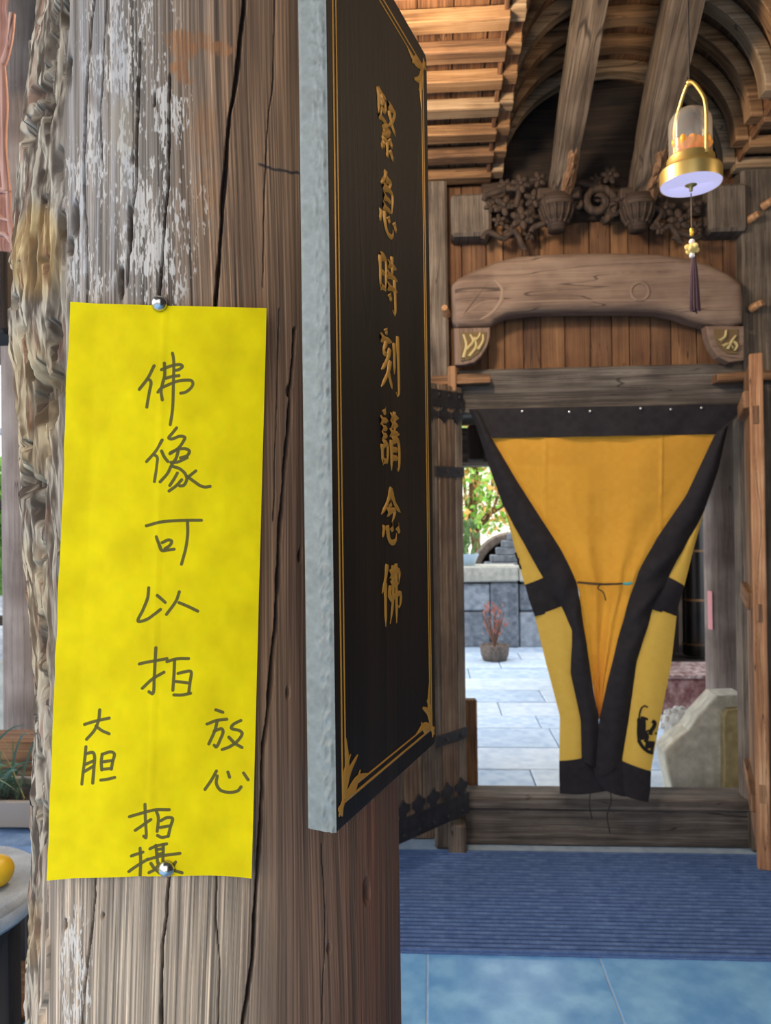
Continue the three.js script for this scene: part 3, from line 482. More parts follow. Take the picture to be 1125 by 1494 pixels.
// two sloping roof beams that come down on the carved beam
for (const [x0, y0, x1, y1, d, w, h, ex, ey, label] of [[814, 292, 868, -40, 2.58, 0.108, 0.14, 824, 250, 'narrower sloping grey roof beam with decayed lower end on the carved beam'], [934, 292, 1004, -40, 2.66, 0.128, 0.17, 953, 236, 'wider sloping grey roof beam with tan splintered end beside the hanging lamp']]) {
  const far = onZ(x0, y0, -3.45), near = atDepth(x1, y1, d); near.add(near.clone().sub(far).multiplyScalar(0.45));
  const g = group('roof_beam', far); tag(g, label, 'beam', 'sloping roof beams');
  const L = far.distanceTo(near), geo = new THREE.BoxGeometry(w, h, L, 8, 10, 70), p = geo.attributes.position;
  for (let i = 0; i < p.count; i++) {                       // the decayed end loses its corners
    const t = (p.getZ(i) + L / 2) / L, q = V(p.getX(i) / (w / 2), p.getY(i) / (h / 2), 0), corner = Math.max(0, Math.abs(q.x) + Math.abs(q.y) - 1.5);
    const rot = ss(t, 0.34, 0.02) * (0.1 + 0.55 * fbm(q.x * 2 + x0, t * 26, 221, 3) * (q.y < 0.4 ? 1 : 0.3)), k = 1 - rot * 0.75 - corner * 0.12; p.setXY(i, p.getX(i) * k, p.getY(i) * k);
  }
  geo.computeVertexNormals(); const m = mesh('beam_body', metreUv(geo, x0), M.oldBeam, g), dirB = near.clone().sub(far);
  m.position.copy(dirB).multiplyScalar(0.5); m.quaternion.setFromRotationMatrix(new THREE.Matrix4().lookAt(dirB, V(0, 0, 0), V(0, 1, 0)));
  const chip = new THREE.SphereGeometry(1, 28, 40), cp = chip.attributes.position; for (let i = 0; i < cp.count; i++) { const n = 0.7 + 0.6 * fbm(cp.getX(i) * 3 + x0, cp.getZ(i) * 7 + cp.getY(i) * 2, 223, 3); cp.setXYZ(i, cp.getX(i) * n * w * 0.3, cp.getY(i) * n * h * 0.36, cp.getZ(i) * n * 0.2); } chip.computeVertexNormals();
  const e = mesh('exposed_wood', metreUv(chip), M.rotten, g); e.quaternion.copy(m.quaternion); e.position.copy(dirB).multiplyScalar(0.14).add(V(w * 0.22, -h * 0.2, 0.0)); e.userData.label = 'tan splintered wood';
}
// walls that close the hall: door wall, right wall, part of the back wall
{
  const L = rect(628, 285, 658, 1225, -3.5), Rr = rect(1086, 270, 1140, 1240, -3.5);
  const wl = group('wall_front'); struct(wl, 'timber front wall of the hall around the doorway', 'wall');
  bx('wall_board', 1.0, 4.2, 0.06, M.doorWood, wl, L.x0 - 0.5, 2.1, -3.6);
  bx('wall_board', 0.3, 4.2, 0.06, M.darkWood, wl, L.x0 - 1.15, 2.1, -3.6);
  bx('wall_board', 2.4, 4.2, 0.06, M.darkWood, wl, Rr.x1 + 1.2 - 0.03, 2.1, -3.62);
  bx('upper_board', Rr.x0 - L.x1 + 0.3, 1.4, 0.05, M.darkWood, wl, (Rr.x0 + L.x1) / 2, 3.55, -3.62);
  bx('backing_board', Rr.x0 - L.x1 + 0.3, 1.2, 0.02, M.darkWood, wl, (Rr.x0 + L.x1) / 2, 2.75, -3.6);
  // vertical planks behind the moon beam
  const top = onZ(860, 262, ZW).y, bot = onZ(860, 545, ZW).y; let x = L.x1 - 0.02, k = 0;
  while (x < Rr.x0 + 0.02) { const w = rnd(0.07, 0.13); bx('plank', w - 0.003, top - bot, 0.03, M.planks[k++ % 3], wl, x + w / 2, (top + bot) / 2, ZW - 0.015 + rnd(-0.003, 0.003), 0.004); x += w; }
  struct(bx('wall_right', 0.16, 4.2, 6.1, M.darkWood, null, 3.5, 2.1, -0.6), 'dark timber right wall of the hall', 'wall');
  struct(bx('wall_back', 2.6, 4.2, 0.16, M.darkWood, null, 2.2, 2.1, 1.6), 'unseen dark timber back wall of the hall widened to block the sun', 'wall');  // unseen wall, widened to keep direct sun off the pillar and notice
  struct(bx('wall_left', 1.9, 1.9, 0.08, M.darkWood, null, -2.15, 3.26, -3.42), 'dark timber panel under the roof at the open left side of the hall', 'wall');
  // posts
  struct(bx('door_post', L.w, 3.35, 0.12, M.greyTimber, null, L.x, 1.675, -3.52, 0.012), 'grey square timber post left of the doorway with one pale peg', 'post');
  struct(bx('door_post', Rr.w, 3.4, 0.12, M.greyTimber, null, Rr.x, 1.7, -3.53, 0.012), 'grey square timber post right of the doorway with pale wooden pegs', 'post');
  const jl = rect(657, 600, 677, 1165, -3.56), jr = rect(1080, 600, 1102, 1228, -3.55);
  struct(bx('door_jamb', jl.w, 2.16, 0.09, M.greyTimber, null, jl.x, 1.08, -3.56, 0.008), 'narrow grey door jamb behind the open strapped door', 'jamb');
  struct(bx('door_jamb', jr.w, 2.16, 0.09, M.greyTimber, null, jr.x, 1.08, -3.56, 0.008), 'narrow grey door jamb beside the plain open door', 'jamb');
  const li = rect(668, 534, 1090, 600, -3.49); struct(bx('door_lintel', li.w, li.h, 0.13, M.threshold, null, li.x, li.y, -3.555, 0.01), 'heavy grey timber lintel above the curtained doorway', 'lintel');
  const th = rect(676, 1166, 1101, 1226, -3.5), tg = group('door_threshold', V(th.x, 0, -3.5)); struct(tg, 'high grey timber threshold across the doorway', 'threshold');
  bx('sill_cap', th.w, 0.055, 0.17, M.threshold, tg, 0, th.y1 - 0.0275, -0.085, 0.008); bx('riser', th.w - 0.01, th.y1 - 0.055, 0.1, M.threshold, tg, 0, (th.y1 - 0.055) / 2, -0.066, 0.008);
  const sb = rect(654, 1184, 680, 1228, -3.42); tag(bx('pivot_block', sb.w, sb.h, 0.1, M.greyTimber, null, sb.x, sb.h / 2, -3.45, 0.01), 'short grey timber pivot block under the strapped door', 'block');
  const st = rect(676, 1022, 697, 1162, -3.68); tag(bx('timber_stub', st.w, st.h + 0.15, 0.06, M.brownTimber, null, st.x, st.y - 0.075, -3.71, 0.008), 'short brown timber stub standing just outside the threshold', 'post');
  // pegs
  for (const [px, py, n, label] of [[650, 454, 0, 'pale round wooden peg in the left door post'], [1099, 317, 1, 'pale wooden peg high in the right door post'], [1104, 446, 1, 'pale wooden peg low in the right door post'], [1122, 296, 1, 'pale wooden peg at the top outer edge of the right door post']]) {
    const p = onZ(px, py, -3.44), m = mesh('wooden_peg', new THREE.CylinderGeometry(0.015, 0.02, 0.06, 10), M.peg); m.position.copy(p); m.rotation.set(1.25, 0, n ? -0.6 : 0.2); tag(m, label, 'peg');
  }
  // pivot sockets: pale wooden hinge arms on the lintel
  {
    const a = rect(628, 545, 716, 561, -3.42), g = group('hinge_arm', V(a.x, a.y, -3.455)); tag(g, 'brown wooden hinge socket with cross wedge above the strapped door', 'hinge');
    mesh('arm', extrude([[-a.w / 2, -a.h * 0.5], [a.w / 2, -a.h * 0.38], [a.w / 2, a.h * 0.38], [a.w * 0.1, a.h * 0.5], [-a.w / 2, a.h * 0.35]], 0.07, 0.006).translate(0, 0, -0.035), M.brownTimber, g);
    bx('wedge', 0.04, 0.12, 0.04, M.brownTimber, g, -a.w * 0.14, 0, 0.03, 0.006);
    const b = rect(1046, 541, 1150, 556, -3.42), h = group('hinge_arm', V(b.x, b.y, -3.455)); tag(h, 'brown wooden hinge socket above the plain open door', 'hinge');
    mesh('arm', extrude([[-b.w / 2, -b.h * 0.5], [b.w / 2, -b.h * 0.4], [b.w / 2, b.h * 0.5], [0, b.h * 0.6], [-b.w / 2, b.h * 0.25]], 0.07, 0.006).translate(0, 0, -0.035), M.brownTimber, h);
  }
}
// ------------------------------------------------------------------ moon beam with carved corner brackets
{
  const z = -3.42, L = (px, py) => { const p = onZ(px, py, z); return [p.x, p.y]; };
  const o = L(872, 420), g = group('moon_beam', V(o[0], o[1], z)); tag(g, 'long curved grey-brown moon beam arching above the door', 'beam');
  const out = [[659, 416], [668, 407], [687, 397], [722, 382], [756, 374], [800, 371], [840, 369.5], [880, 369], [920, 369.5], [960, 371], [1000, 376], [1034, 386], [1062, 399], [1082, 414], [1085, 440], [1084, 472], [1060, 480], [1030, 474], [1007, 468], [990, 461], [958, 455], [920, 454], [880, 454], [830, 454], [783, 455], [740, 460], [722, 470], [715, 477], [690, 478], [668, 477], [661, 470]].map(([x, y]) => { const p = L(x, y); return [p[0] - o[0], p[1] - o[1]]; });
  mesh('beam_body', toCreasedNormals(extrude(out, 0.15, 0.045, 6).translate(0, 0, -0.12), 0.7), M.moon, g);
  const q = (list, w, h) => stroke(list.map(([x, y]) => { const p = L(x, y); return [p[0] - o[0], p[1] - o[1]]; }), w, h, 20).translate(0, 0, 0.029);
  const moonBody = g.children.at(-1); const carvedLine = mesh('carved_line', mergeGeometries([q([[722, 411], [732, 425], [730, 442], [718, 458], [700, 469]], (t) => 0.018 * Math.sin(Math.PI * (0.15 + 0.8 * t)) + 0.003, 0.008), q([[672, 465], [690, 452], [706, 443], [722, 441]], () => 0.006, 0.004), q([[735, 444], [800, 442], [880, 441], [960, 441], [1005, 441]], () => 0.008, 0.005)]), M.moon, g);
  const disc = new THREE.TorusGeometry(0.04, 0.008, 8, 28).scale(1, 1, 0.6); const dp = L(931, 428); disc.translate(dp[0] - o[0], dp[1] - o[1], 0.03); under(moonBody, mesh('carved_ring', metreUv(disc), M.moon, g)); under(moonBody, carvedLine);
  const bk = (pts, inner, label, vines) => {
    const c = L(pts[0][0], pts[0][1]), b = group('corner_bracket', V(c[0], c[1], z - 0.05)); tag(b, label, 'bracket');
    const P2 = (a) => a.map(([x, y]) => { const p = L(x, y); return [p[0] - c[0], p[1] - c[1]]; });
    mesh('bracket_frame', extrude(P2(pts), 0.07, 0.008), M.moon, b);
    const pan = std({ color: 0x6a5638, roughness: 0.85 }), vineM = std({ color: 0xb8a878, roughness: 0.8 });
    const panel = mesh('carved_panel', extrude(P2(inner), 0.01, 0.002).translate(0, 0, 0.066), pan, b);
    under(panel, mesh('carved_vine', mergeGeometries(vines.map((s) => stroke(P2(s), (t) => 0.016 - 0.007 * t, 0.016, 14))).translate(0, 0, 0.077), vineM, b));
  };
  bk([[662, 480], [715, 479], [715, 492], [711, 506], [703, 520], [692, 530], [676, 534], [664, 534]], [[672, 487], [710, 486], [707, 503], [698, 517], [686, 526], [672, 529]], 'carved corner bracket with pale vine panel under the left end of the moon beam', [[[676, 524], [680, 505], [676, 490]], [[680, 512], [690, 500], [686, 490]], [[684, 522], [694, 508], [692, 494]], [[697, 512], [704, 500], [704, 490]], [[690, 500], [698, 494], [700, 488]]]);
  bk([[1028, 477], [1084, 477], [1084, 527], [1062, 530], [1046, 522], [1036, 508], [1030, 492]], [[1038, 482], [1074, 482], [1074, 518], [1060, 518], [1048, 510], [1041, 498]], 'carved corner bracket with worn scroll panel under the right end of the moon beam', [[[1046, 500], [1054, 494], [1056, 484]], [[1058, 512], [1064, 500], [1070, 492]], [[1050, 508], [1060, 504], [1066, 510]], [[1066, 500], [1072, 506], [1068, 514]]]);
}
// ------------------------------------------------------------------ carved beam under the vault
{
  const z = -3.43, L = (px, py, dz = 0) => onZ(px, py, z + dz), o = L(868, 320), g = group('carved_beam', o); tag(g, 'dark carved wooden beam with scrolls, flowers and ribbed cups under the vault', 'beam');
  const at = (m, px, py, dz = 0) => { m.position.copy(L(px, py, dz)).sub(o); return m; };
  const blk = (x0, y0, x1, y1) => { const r = rect(x0, y0, x1, y1, z); return at(mesh('end_block', cbox(r.w, r.h, 0.14, 0.014, 3), M.greyTimber, g), (x0 + x1) / 2, (y0 + y1) / 2, -0.07); };
  blk(657, 290, 716, 352); blk(1026, 276, 1083, 345);
  const bd = rect(700, 262, 1040, 322, z - 0.08); at(mesh('backing_board', cbox(bd.w, bd.h, 0.04, 0.005), M.carved, g), 870, 292, -0.1);
  const sp = (px, py, r, turns, dir, tube0) => { const pts = []; for (let i = 0; i <= 40; i++) { const t = i / 40, a = dir * t * turns * 2 * Math.PI + px, q = r * (1 - 0.86 * t); pts.push(V(Math.cos(a) * q, Math.sin(a) * q, 0.03 * t)); } return at(mesh('scroll', metreUv(tube(pts, tube0, 60, 7)), M.carved, g), px, py, 0); };
  sp(872, 297, 0.085, 1.6, 1, 0.02); sp(893, 305, 0.04, 1.2, -1, 0.012); sp(842, 300, 0.04, 1.2, 1, 0.012);
  for (const [px, py, r, n] of [[735, 300, 0.045, 5], [762, 318, 0.05, 6], [745, 336, 0.035, 5], [778, 290, 0.04, 5], [728, 322, 0.03, 5], [772, 342, 0.028, 5], [970, 304, 0.045, 6], [992, 322, 0.05, 5], [1012, 300, 0.04, 5], [962, 332, 0.03, 5], [1016, 332, 0.03, 5], [716, 300, 0.03, 5], [786, 262, 0.035, 5], [890, 255, 0.04, 6], [760, 268, 0.04, 6], [870, 262, 0.03, 5], [736, 270, 0.03, 5]]) {
    const petals = []; for (let i = 0; i < n; i++) { const a = i / n * 2 * Math.PI + px; petals.push(new THREE.SphereGeometry(r * 0.55, 10, 7).scale(1, 0.62, 0.5).translate(r * 0.6, 0, 0).rotateZ(a)); } petals.push(new THREE.SphereGeometry(r * 0.3, 9, 7).translate(0, 0, r * 0.25));
    at(mesh('flower', metreUv(mergeGeometries(petals)), M.carved, g), px, py, rnd(-0.02, 0.03));
  }
  for (const [px, py, a] of [[722, 345, 0.4], [752, 350, -0.3], [790, 325, 1.2], [955, 316, 1.8], [980, 342, -0.2], [1002, 345, 0.5], [905, 290, 1.0], [836, 284, 2.0], [850, 270, 0.6], [722, 280, 1.1], [748, 285, 2.2], [800, 278, 0.9]]) { const pts = []; for (let i = 0; i <= 8; i++) { const t = i / 8; pts.push(V((t - 0.5) * 0.11, 0.03 * Math.sin(t * 5 + a), 0.01 * Math.sin(t * 3))); } const m = at(mesh('leaf_scroll', metreUv(tube(pts, 0.014, 16, 7)), M.carved, g), px, py, 0.01); m.rotation.z = a; }
  for (const px of [812, 930]) {
    const r = rect(px - 26, 290, px + 26, 338, z), cup = []; const w = r.w / 2, h = r.h;
    cup.push(lathe([[0.0001, -h * 0.5], [w * 0.5, -h * 0.5], [w * 0.55, -h * 0.3], [w * 0.8, -h * 0.05], [w * 0.95, h * 0.2], [w, h * 0.32], [w * 1.02, h * 0.5], [0.0001, h * 0.5]], 24).toNonIndexed());
    for (let i = 0; i < 14; i++) { const a = i / 14 * 2 * Math.PI; cup.push(tube([V(w * 0.58, -h * 0.28, 0), V(w * 0.83, -h * 0.05, 0), V(w * 0.97, h * 0.2, 0)], w * 0.08, 6, 5).rotateY(a).toNonIndexed()); }
    at(mesh('ribbed_cup', metreUv(mergeGeometries(cup)), M.carved, g), px, 314, 0.02);
    const cb = at(mesh('cup_block', cbox(r.w * 1.15, 0.05, 0.14, 0.006, 2), M.carved, g), px, 290, 0.0); cb.rotation.y = 0;
  }
}
// ------------------------------------------------------------------ open doors
{
  const hx = onZ(672, 755, -3.47), dir = V(-0.719, 0, 0.695).applyAxisAngle(V(0, 1, 0), YAW);
  const d = group('door_1', V(hx.x, 0, -3.47), Math.atan2(-dir.z, dir.x)); struct(d, 'open timber door leaf with black iron straps beside the pillar', 'door');
  const y0 = 0.175, y1 = 2.15, w = 0.69; let x = 0.0, k = 0;
  for (const pw of [0.055, 0.115, 0.13, 0.12, 0.14, 0.13]) { bx('plank', pw - 0.004, y1 - y0, 0.042, k++ % 2 ? M.doorWood : M.greyTimber, d, x + pw / 2, (y0 + y1) / 2, 0, 0.005); x += pw; }
  const face = -0.024, strap = (y, h, len) => bx('iron_strap', len, h, 0.008, M.iron, d, len / 2, y, face, 0.002);
  const straps = [strap(2.085, 0.075, 0.3), strap(1.755, 0.045, 0.2), strap(0.55, 0.05, 0.22), strap(0.225, 0.1, w)], onStrap = (m) => under(straps.reduce((a, b) => (Math.abs(b.position.y - m.position.y) < Math.abs(a.position.y - m.position.y) ? b : a)), m);
  const stud = new THREE.SphereGeometry(0.009, 10, 6).scale(1, 1, 0.6), studs = (list) => { for (const [sx, sy] of list) { const m = mesh('stud', stud, M.iron, d); m.position.set(sx, sy, face - 0.005); onStrap(m); } };
  studs([[0.03, 2.1], [0.1, 2.1], [0.17, 2.1], [0.04, 1.755], [0.12, 1.755], [0.05, 0.55], [0.15, 0.55]]); for (let i = 0; i < 7; i++) studs([[0.05 + i * 0.095, 0.2]]);
  const head = (s) => extrude([[-0.014, 0], [-0.02, 0.02], [-0.042, 0.03], [-0.04, 0.055], [-0.02, 0.062], [0, 0.085], [0.02, 0.062], [0.04, 0.055], [0.042, 0.03], [0.02, 0.02], [0.014, 0]].map(([a, b]) => [a, b * s]), 0.008, 0.0015);
  const up = head(1), down = head(-0.9); for (let i = 0; i < 7; i++) { const m = mesh('strap_head', up, M.iron, d); m.position.set(0.05 + i * 0.095, 0.27, face - 0.004); onStrap(m); } for (let i = 0; i < 3; i++) { const m = mesh('strap_head', down, M.iron, d); m.position.set(0.045 + i * 0.09, 2.05, face - 0.004); onStrap(m); }
}
{
  const hinge = V(onZ(1094, 755, -3.46).x, 0, -3.46), free = atDepth(1107, 755, 2.87).setY(0), dir = free.clone().sub(hinge), w = dir.length();
  const d = group('door_2', hinge, Math.atan2(-dir.z, dir.x)); struct(d, 'plain open timber door leaf seen edge-on at the right of the doorway', 'door');
  const y0 = 0.175, y1 = 2.16; let x = 0; const n = 5, pw = (w - 0.05) / n;
  for (let i = 0; i < n; i++) bx('plank', pw - 0.004, y1 - y0, 0.036, M.brownTimber, d, x + (i + 0.5) * pw, (y0 + y1) / 2, 0, 0.004);
  const stile = bx('edge_stile', 0.05, y1 - y0 + 0.02, 0.048, M.edgeWood, d, w - 0.025, (y0 + y1) / 2, 0, 0.004);
  for (const y of [1.93, 1.16, 0.46]) under(stile, bx('tenon', 0.006, 0.07, 0.02, M.brownTimber, d, w + 0.0005, y, 0.004, 0.001));
  for (const y of [2.0, 1.2, 0.4]) bx('ledge', w - 0.06, 0.07, 0.03, M.brownTimber, d, w / 2 - 0.025, y, 0.03, 0.004);
}

// ================================================================== the curtain
{
  const z = -3.455, P = (list, dz = 0) => list.map(([x, y]) => onZ(x, y, z + dz));
  const o = onZ(885, 595, z), g = group('door_curtain', o); tag(g, 'orange and black cloth curtain tied to a narrow bundle in the doorway', 'curtain');
  const weave = (seed, a, b, tr = 0) => { const t = mottled(seed, a, b, 0.25, { rough: 0.9, bump: 0.0004, grit: 8 }); return new THREE.MeshPhysicalMaterial({ map: t.map, bumpMap: t.bumpMap, bumpScale: 0.0004, roughness: 0.95, transmission: tr, thickness: 0, side: THREE.DoubleSide }); };
  const orange = weave(201, [234, 166, 46], [240, 174, 54], 0.4), outer = weave(203, [218, 176, 72], [224, 184, 80], 0.25), black = weave(205, [30, 27, 32], [40, 37, 42]);
  const part = (name, L, Rr, nu, nv, fold, mat, dz) => { const geo = loft(P(L, dz), P(Rr, dz), nu, nv, fold); geo.translate(-o.x, -o.y, -o.z); return mesh(name, geo, mat, g); };
  const cr0 = onZ(796, 720, z).x, cr1 = onZ(966, 720, z).x;
  part('field', [[712, 630], [745, 690], [790, 765], [822, 815], [846, 860], [856, 940], [868, 1010], [874, 1052]], [[1048, 626], [1004, 722], [962, 784], [934, 835], [925, 863], [909, 915], [889, 996], [878, 1052]], 160, 80,
    (u, v, p) => 0.006 * Math.exp(-(((p.x - cr0) / 0.006) ** 2)) + 0.006 * Math.exp(-(((p.x - cr1) / 0.006) ** 2)) + 0.010 * (0.3 + v) * Math.sin(u * 19 + 3 * fbm(u * 3, v * 2, 211)) * ss(v, 0, 0.25) + 0.012 * Math.sin(u * 9) - 0.035 * ss(v, 0.05, 0.4) + (fbm(u * 7, v * 9, 213) - 0.5) * 0.012, orange, -0.005);
  part('seam', [[843, 848], [880, 851], [921, 850]], [[843, 849.2], [880, 852.4], [921, 851.4]], 1, 10, null, black, -0.018);
  part('top_band', [[684, 597], [700, 612], [718, 640]], [[1090, 589], [1074, 606], [1046, 634]], 60, 8, (u, v) => 0.006 * Math.sin(u * 34 + 4 * fbm(u * 5, v, 215)) * v + 0.01 * v + 0.004, black, 0.0);
  part('side_band', [[684, 598], [694, 620], [716, 687], [735, 740], [772, 807], [792, 843], [816, 884], [834, 918], [829, 980], [845, 1051], [847, 1106]], [[700, 602], [717, 638], [754, 701], [791, 759], [819, 802], [842, 850], [856, 940], [866, 1010], [874, 1046], [872, 1090], [870, 1120]], 14, 90, (u, v) => 0.03 * Math.sin(u * 3.1) + 0.008 * Math.sin(v * 60 + u * 5) * ss(v, 0.3, 0.5) * ss(v, 0.75, 0.55), black, 0.01);
  part('side_band', [[1074, 606], [1043, 634], [1001, 723], [959, 784], [931, 835], [922, 863], [906, 915], [886, 996], [875, 1046], [868, 1100], [866, 1135]], [[1091, 592], [1063, 618], [1048, 686], [1027, 747], [1001, 793], [975, 842], [953, 887], [937, 940], [929, 965], [917, 1051], [907, 1112]], 14, 90, (u, v) => 0.032 * Math.sin(u * 3.1) + 0.008 * Math.sin(v * 55 + u * 4) * ss(v, 0.3, 0.5) * ss(v, 0.75, 0.55), black, 0.012);
  part('outer_panel', [[735, 738], [748, 787], [756, 820], [766, 854]], [[736, 740], [772, 807], [782, 825], [793, 844]], 8, 20, (u) => 0.012 * Math.sin(u * 3), outer, 0.006);
  part('cross_band', [[766, 853], [772, 876], [780, 899]], [[794, 842], [816, 862], [822, 888]], 12, 10, (u, v) => 0.014 * Math.sin(u * 3 + v), black, 0.01);
  part('outer_panel', [[780, 898], [796, 965], [817, 1045], [816, 1112]], [[820, 884], [840, 918], [838, 980], [852, 1051], [852, 1108]], 12, 40, (u) => 0.016 * Math.sin(u * 3), outer, 0.008);
  part('hem_band', [[816, 1110], [816, 1135], [817, 1158]], [[874, 1100], [884, 1130], [893, 1155]], 14, 10, (u) => 0.018 * Math.sin(u * 4), black, 0.012);
  part('outer_panel', [[1001, 793], [988, 818], [975, 843]], [[1028, 745], [1012, 800], [998, 856]], 8, 20, (u) => 0.012 * Math.sin(u * 3), outer, 0.006);
  part('cross_band', [[974, 841], [960, 862], [948, 888]], [[998, 854], [993, 876], [987, 900]], 12, 10, (u, v) => 0.014 * Math.sin(u * 3 + v), black, 0.012);
  part('outer_panel', [[953, 886], [937, 940], [929, 965], [917, 1051], [907, 1112]], [[987, 899], [979, 970], [959, 1071], [949, 1127]], 12, 40, (u) => 0.014 * Math.sin(u * 3), outer, 0.01);
  part('hem_band', [[866, 1120], [868, 1134], [880, 1152]], [[908, 1108], [909, 1135], [912, 1162]], 10, 10, (u) => 0.016 * Math.sin(u * 3), black, 0.02);
  part('hem_band', [[905, 1109], [909, 1135], [911, 1161]], [[950, 1125], [949, 1148], [946, 1170]], 10, 10, (u) => 0.016 * Math.sin(u * 3), black, 0.02);
  // black printed emblem and marks on the folded panels
  const pr = std({ color: 0x17120f, roughness: 0.9 }), k = (x, y) => { const p = onZ(890 + x / 8.3, 1000 + y / 8.3, z + 0.03); return [p.x - o.x, p.y - o.y]; };
  const em = [[[[460, 268], [430, 246], [390, 264], [365, 320], [352, 400], [338, 500], [338, 600], [348, 680]], 0.008], [[[350, 400], [352, 520], [350, 640]], 0.016], [[[345, 660], [390, 735], [440, 785], [490, 812], [526, 818]], 0.016], [[[370, 385], [420, 395], [462, 415]], 0.01], [[[392, 400], [396, 500], [390, 590], [400, 660]], 0.03], [[[510, 432], [544, 452], [530, 505], [498, 555], [488, 600]], 0.018], [[[420, 560], [450, 620], [430, 690]], 0.018], [[[440, 560], [480, 545]], 0.009], [[[548, 580], [570, 585]], 0.01], [[[430, 700], [480, 700], [542, 705]], 0.02], [[[430, 750], [480, 735], [534, 745]], 0.02], [[[490, 780], [528, 780]], 0.01]];
  const lastPanel = g.children.filter((m) => m.name === 'outer_panel').at(-1);
  mesh('emblem', mergeGeometries(em.map(([p, w]) => stroke(p.map(([x, y]) => k(x, y)), () => w, 0.0006, 12))).translate(0, 0, 0.029), pr, g).userData.label = 'black printed emblem'; under(lastPanel, g.children.at(-1));
  const k2 = (x, y) => { const p = onZ(x, y, z + 0.012); return [p.x - o.x, p.y - o.y]; };
  mesh('printed_mark', mergeGeometries([[[752, 806], [755, 816]], [[756, 814], [756, 824]], [[757, 822], [760, 830]]].map((p) => stroke(p.map(([x, y]) => k2(x, y)), () => 0.009, 0.0006, 4))).translate(0, 0, 0.016), pr, g);
  const cord = std({ color: 0x4a3a2c, roughness: 0.9 }), tip = std({ color: 0x3fb0b8, roughness: 0.6 });
  const q = (x, y, dz = 0.0) => onZ(x, y, z + dz).sub(o);
  mesh('tie_cord', mergeGeometries([tube([q(842, 850, 0), q(876, 853, 0.004), q(922, 851, 0)], 0.0035, 16, 6), tube([q(876, 853), q(872, 858), q(880, 864), q(884, 876)], 0.003, 12, 6)]), cord, g);
  mesh('tie_tip', tube([q(909, 851, 0.004), q(915, 852, 0.008), q(922, 850, 0.006)], 0.006, 6, 6), tip, g).userData.label = 'turquoise end of the tie cord';
  mesh('hanging_thread', mergeGeometries([tube([q(862, 1150, 0.02), q(860, 1175, 0.045), q(864, 1195, 0.045)], 0.0025, 8, 5), tube([q(890, 1150, 0.02), q(892, 1168, 0.045), q(886, 1190, 0.045), q(890, 1215, 0.045)], 0.0028, 10, 5)]), black, g);
  const steel = std({ color: 0xd8d8d8, metalness: 0.9, roughness: 0.3 }), tk = new THREE.SphereGeometry(0.0065, 10, 7).scale(1, 1, 0.6);
  for (const [x, y] of [[689, 600], [762, 600], [831, 601], [861, 600], [935, 596], [979, 597], [1024, 595]]) { const m = mesh('curtain_tack', tk, steel); m.position.copy(onZ(x, y, z + 0.012)); tag(m, 'tiny silver tack holding the black top band of the curtain', 'tack', 'tacks along the curtain top'); }
}
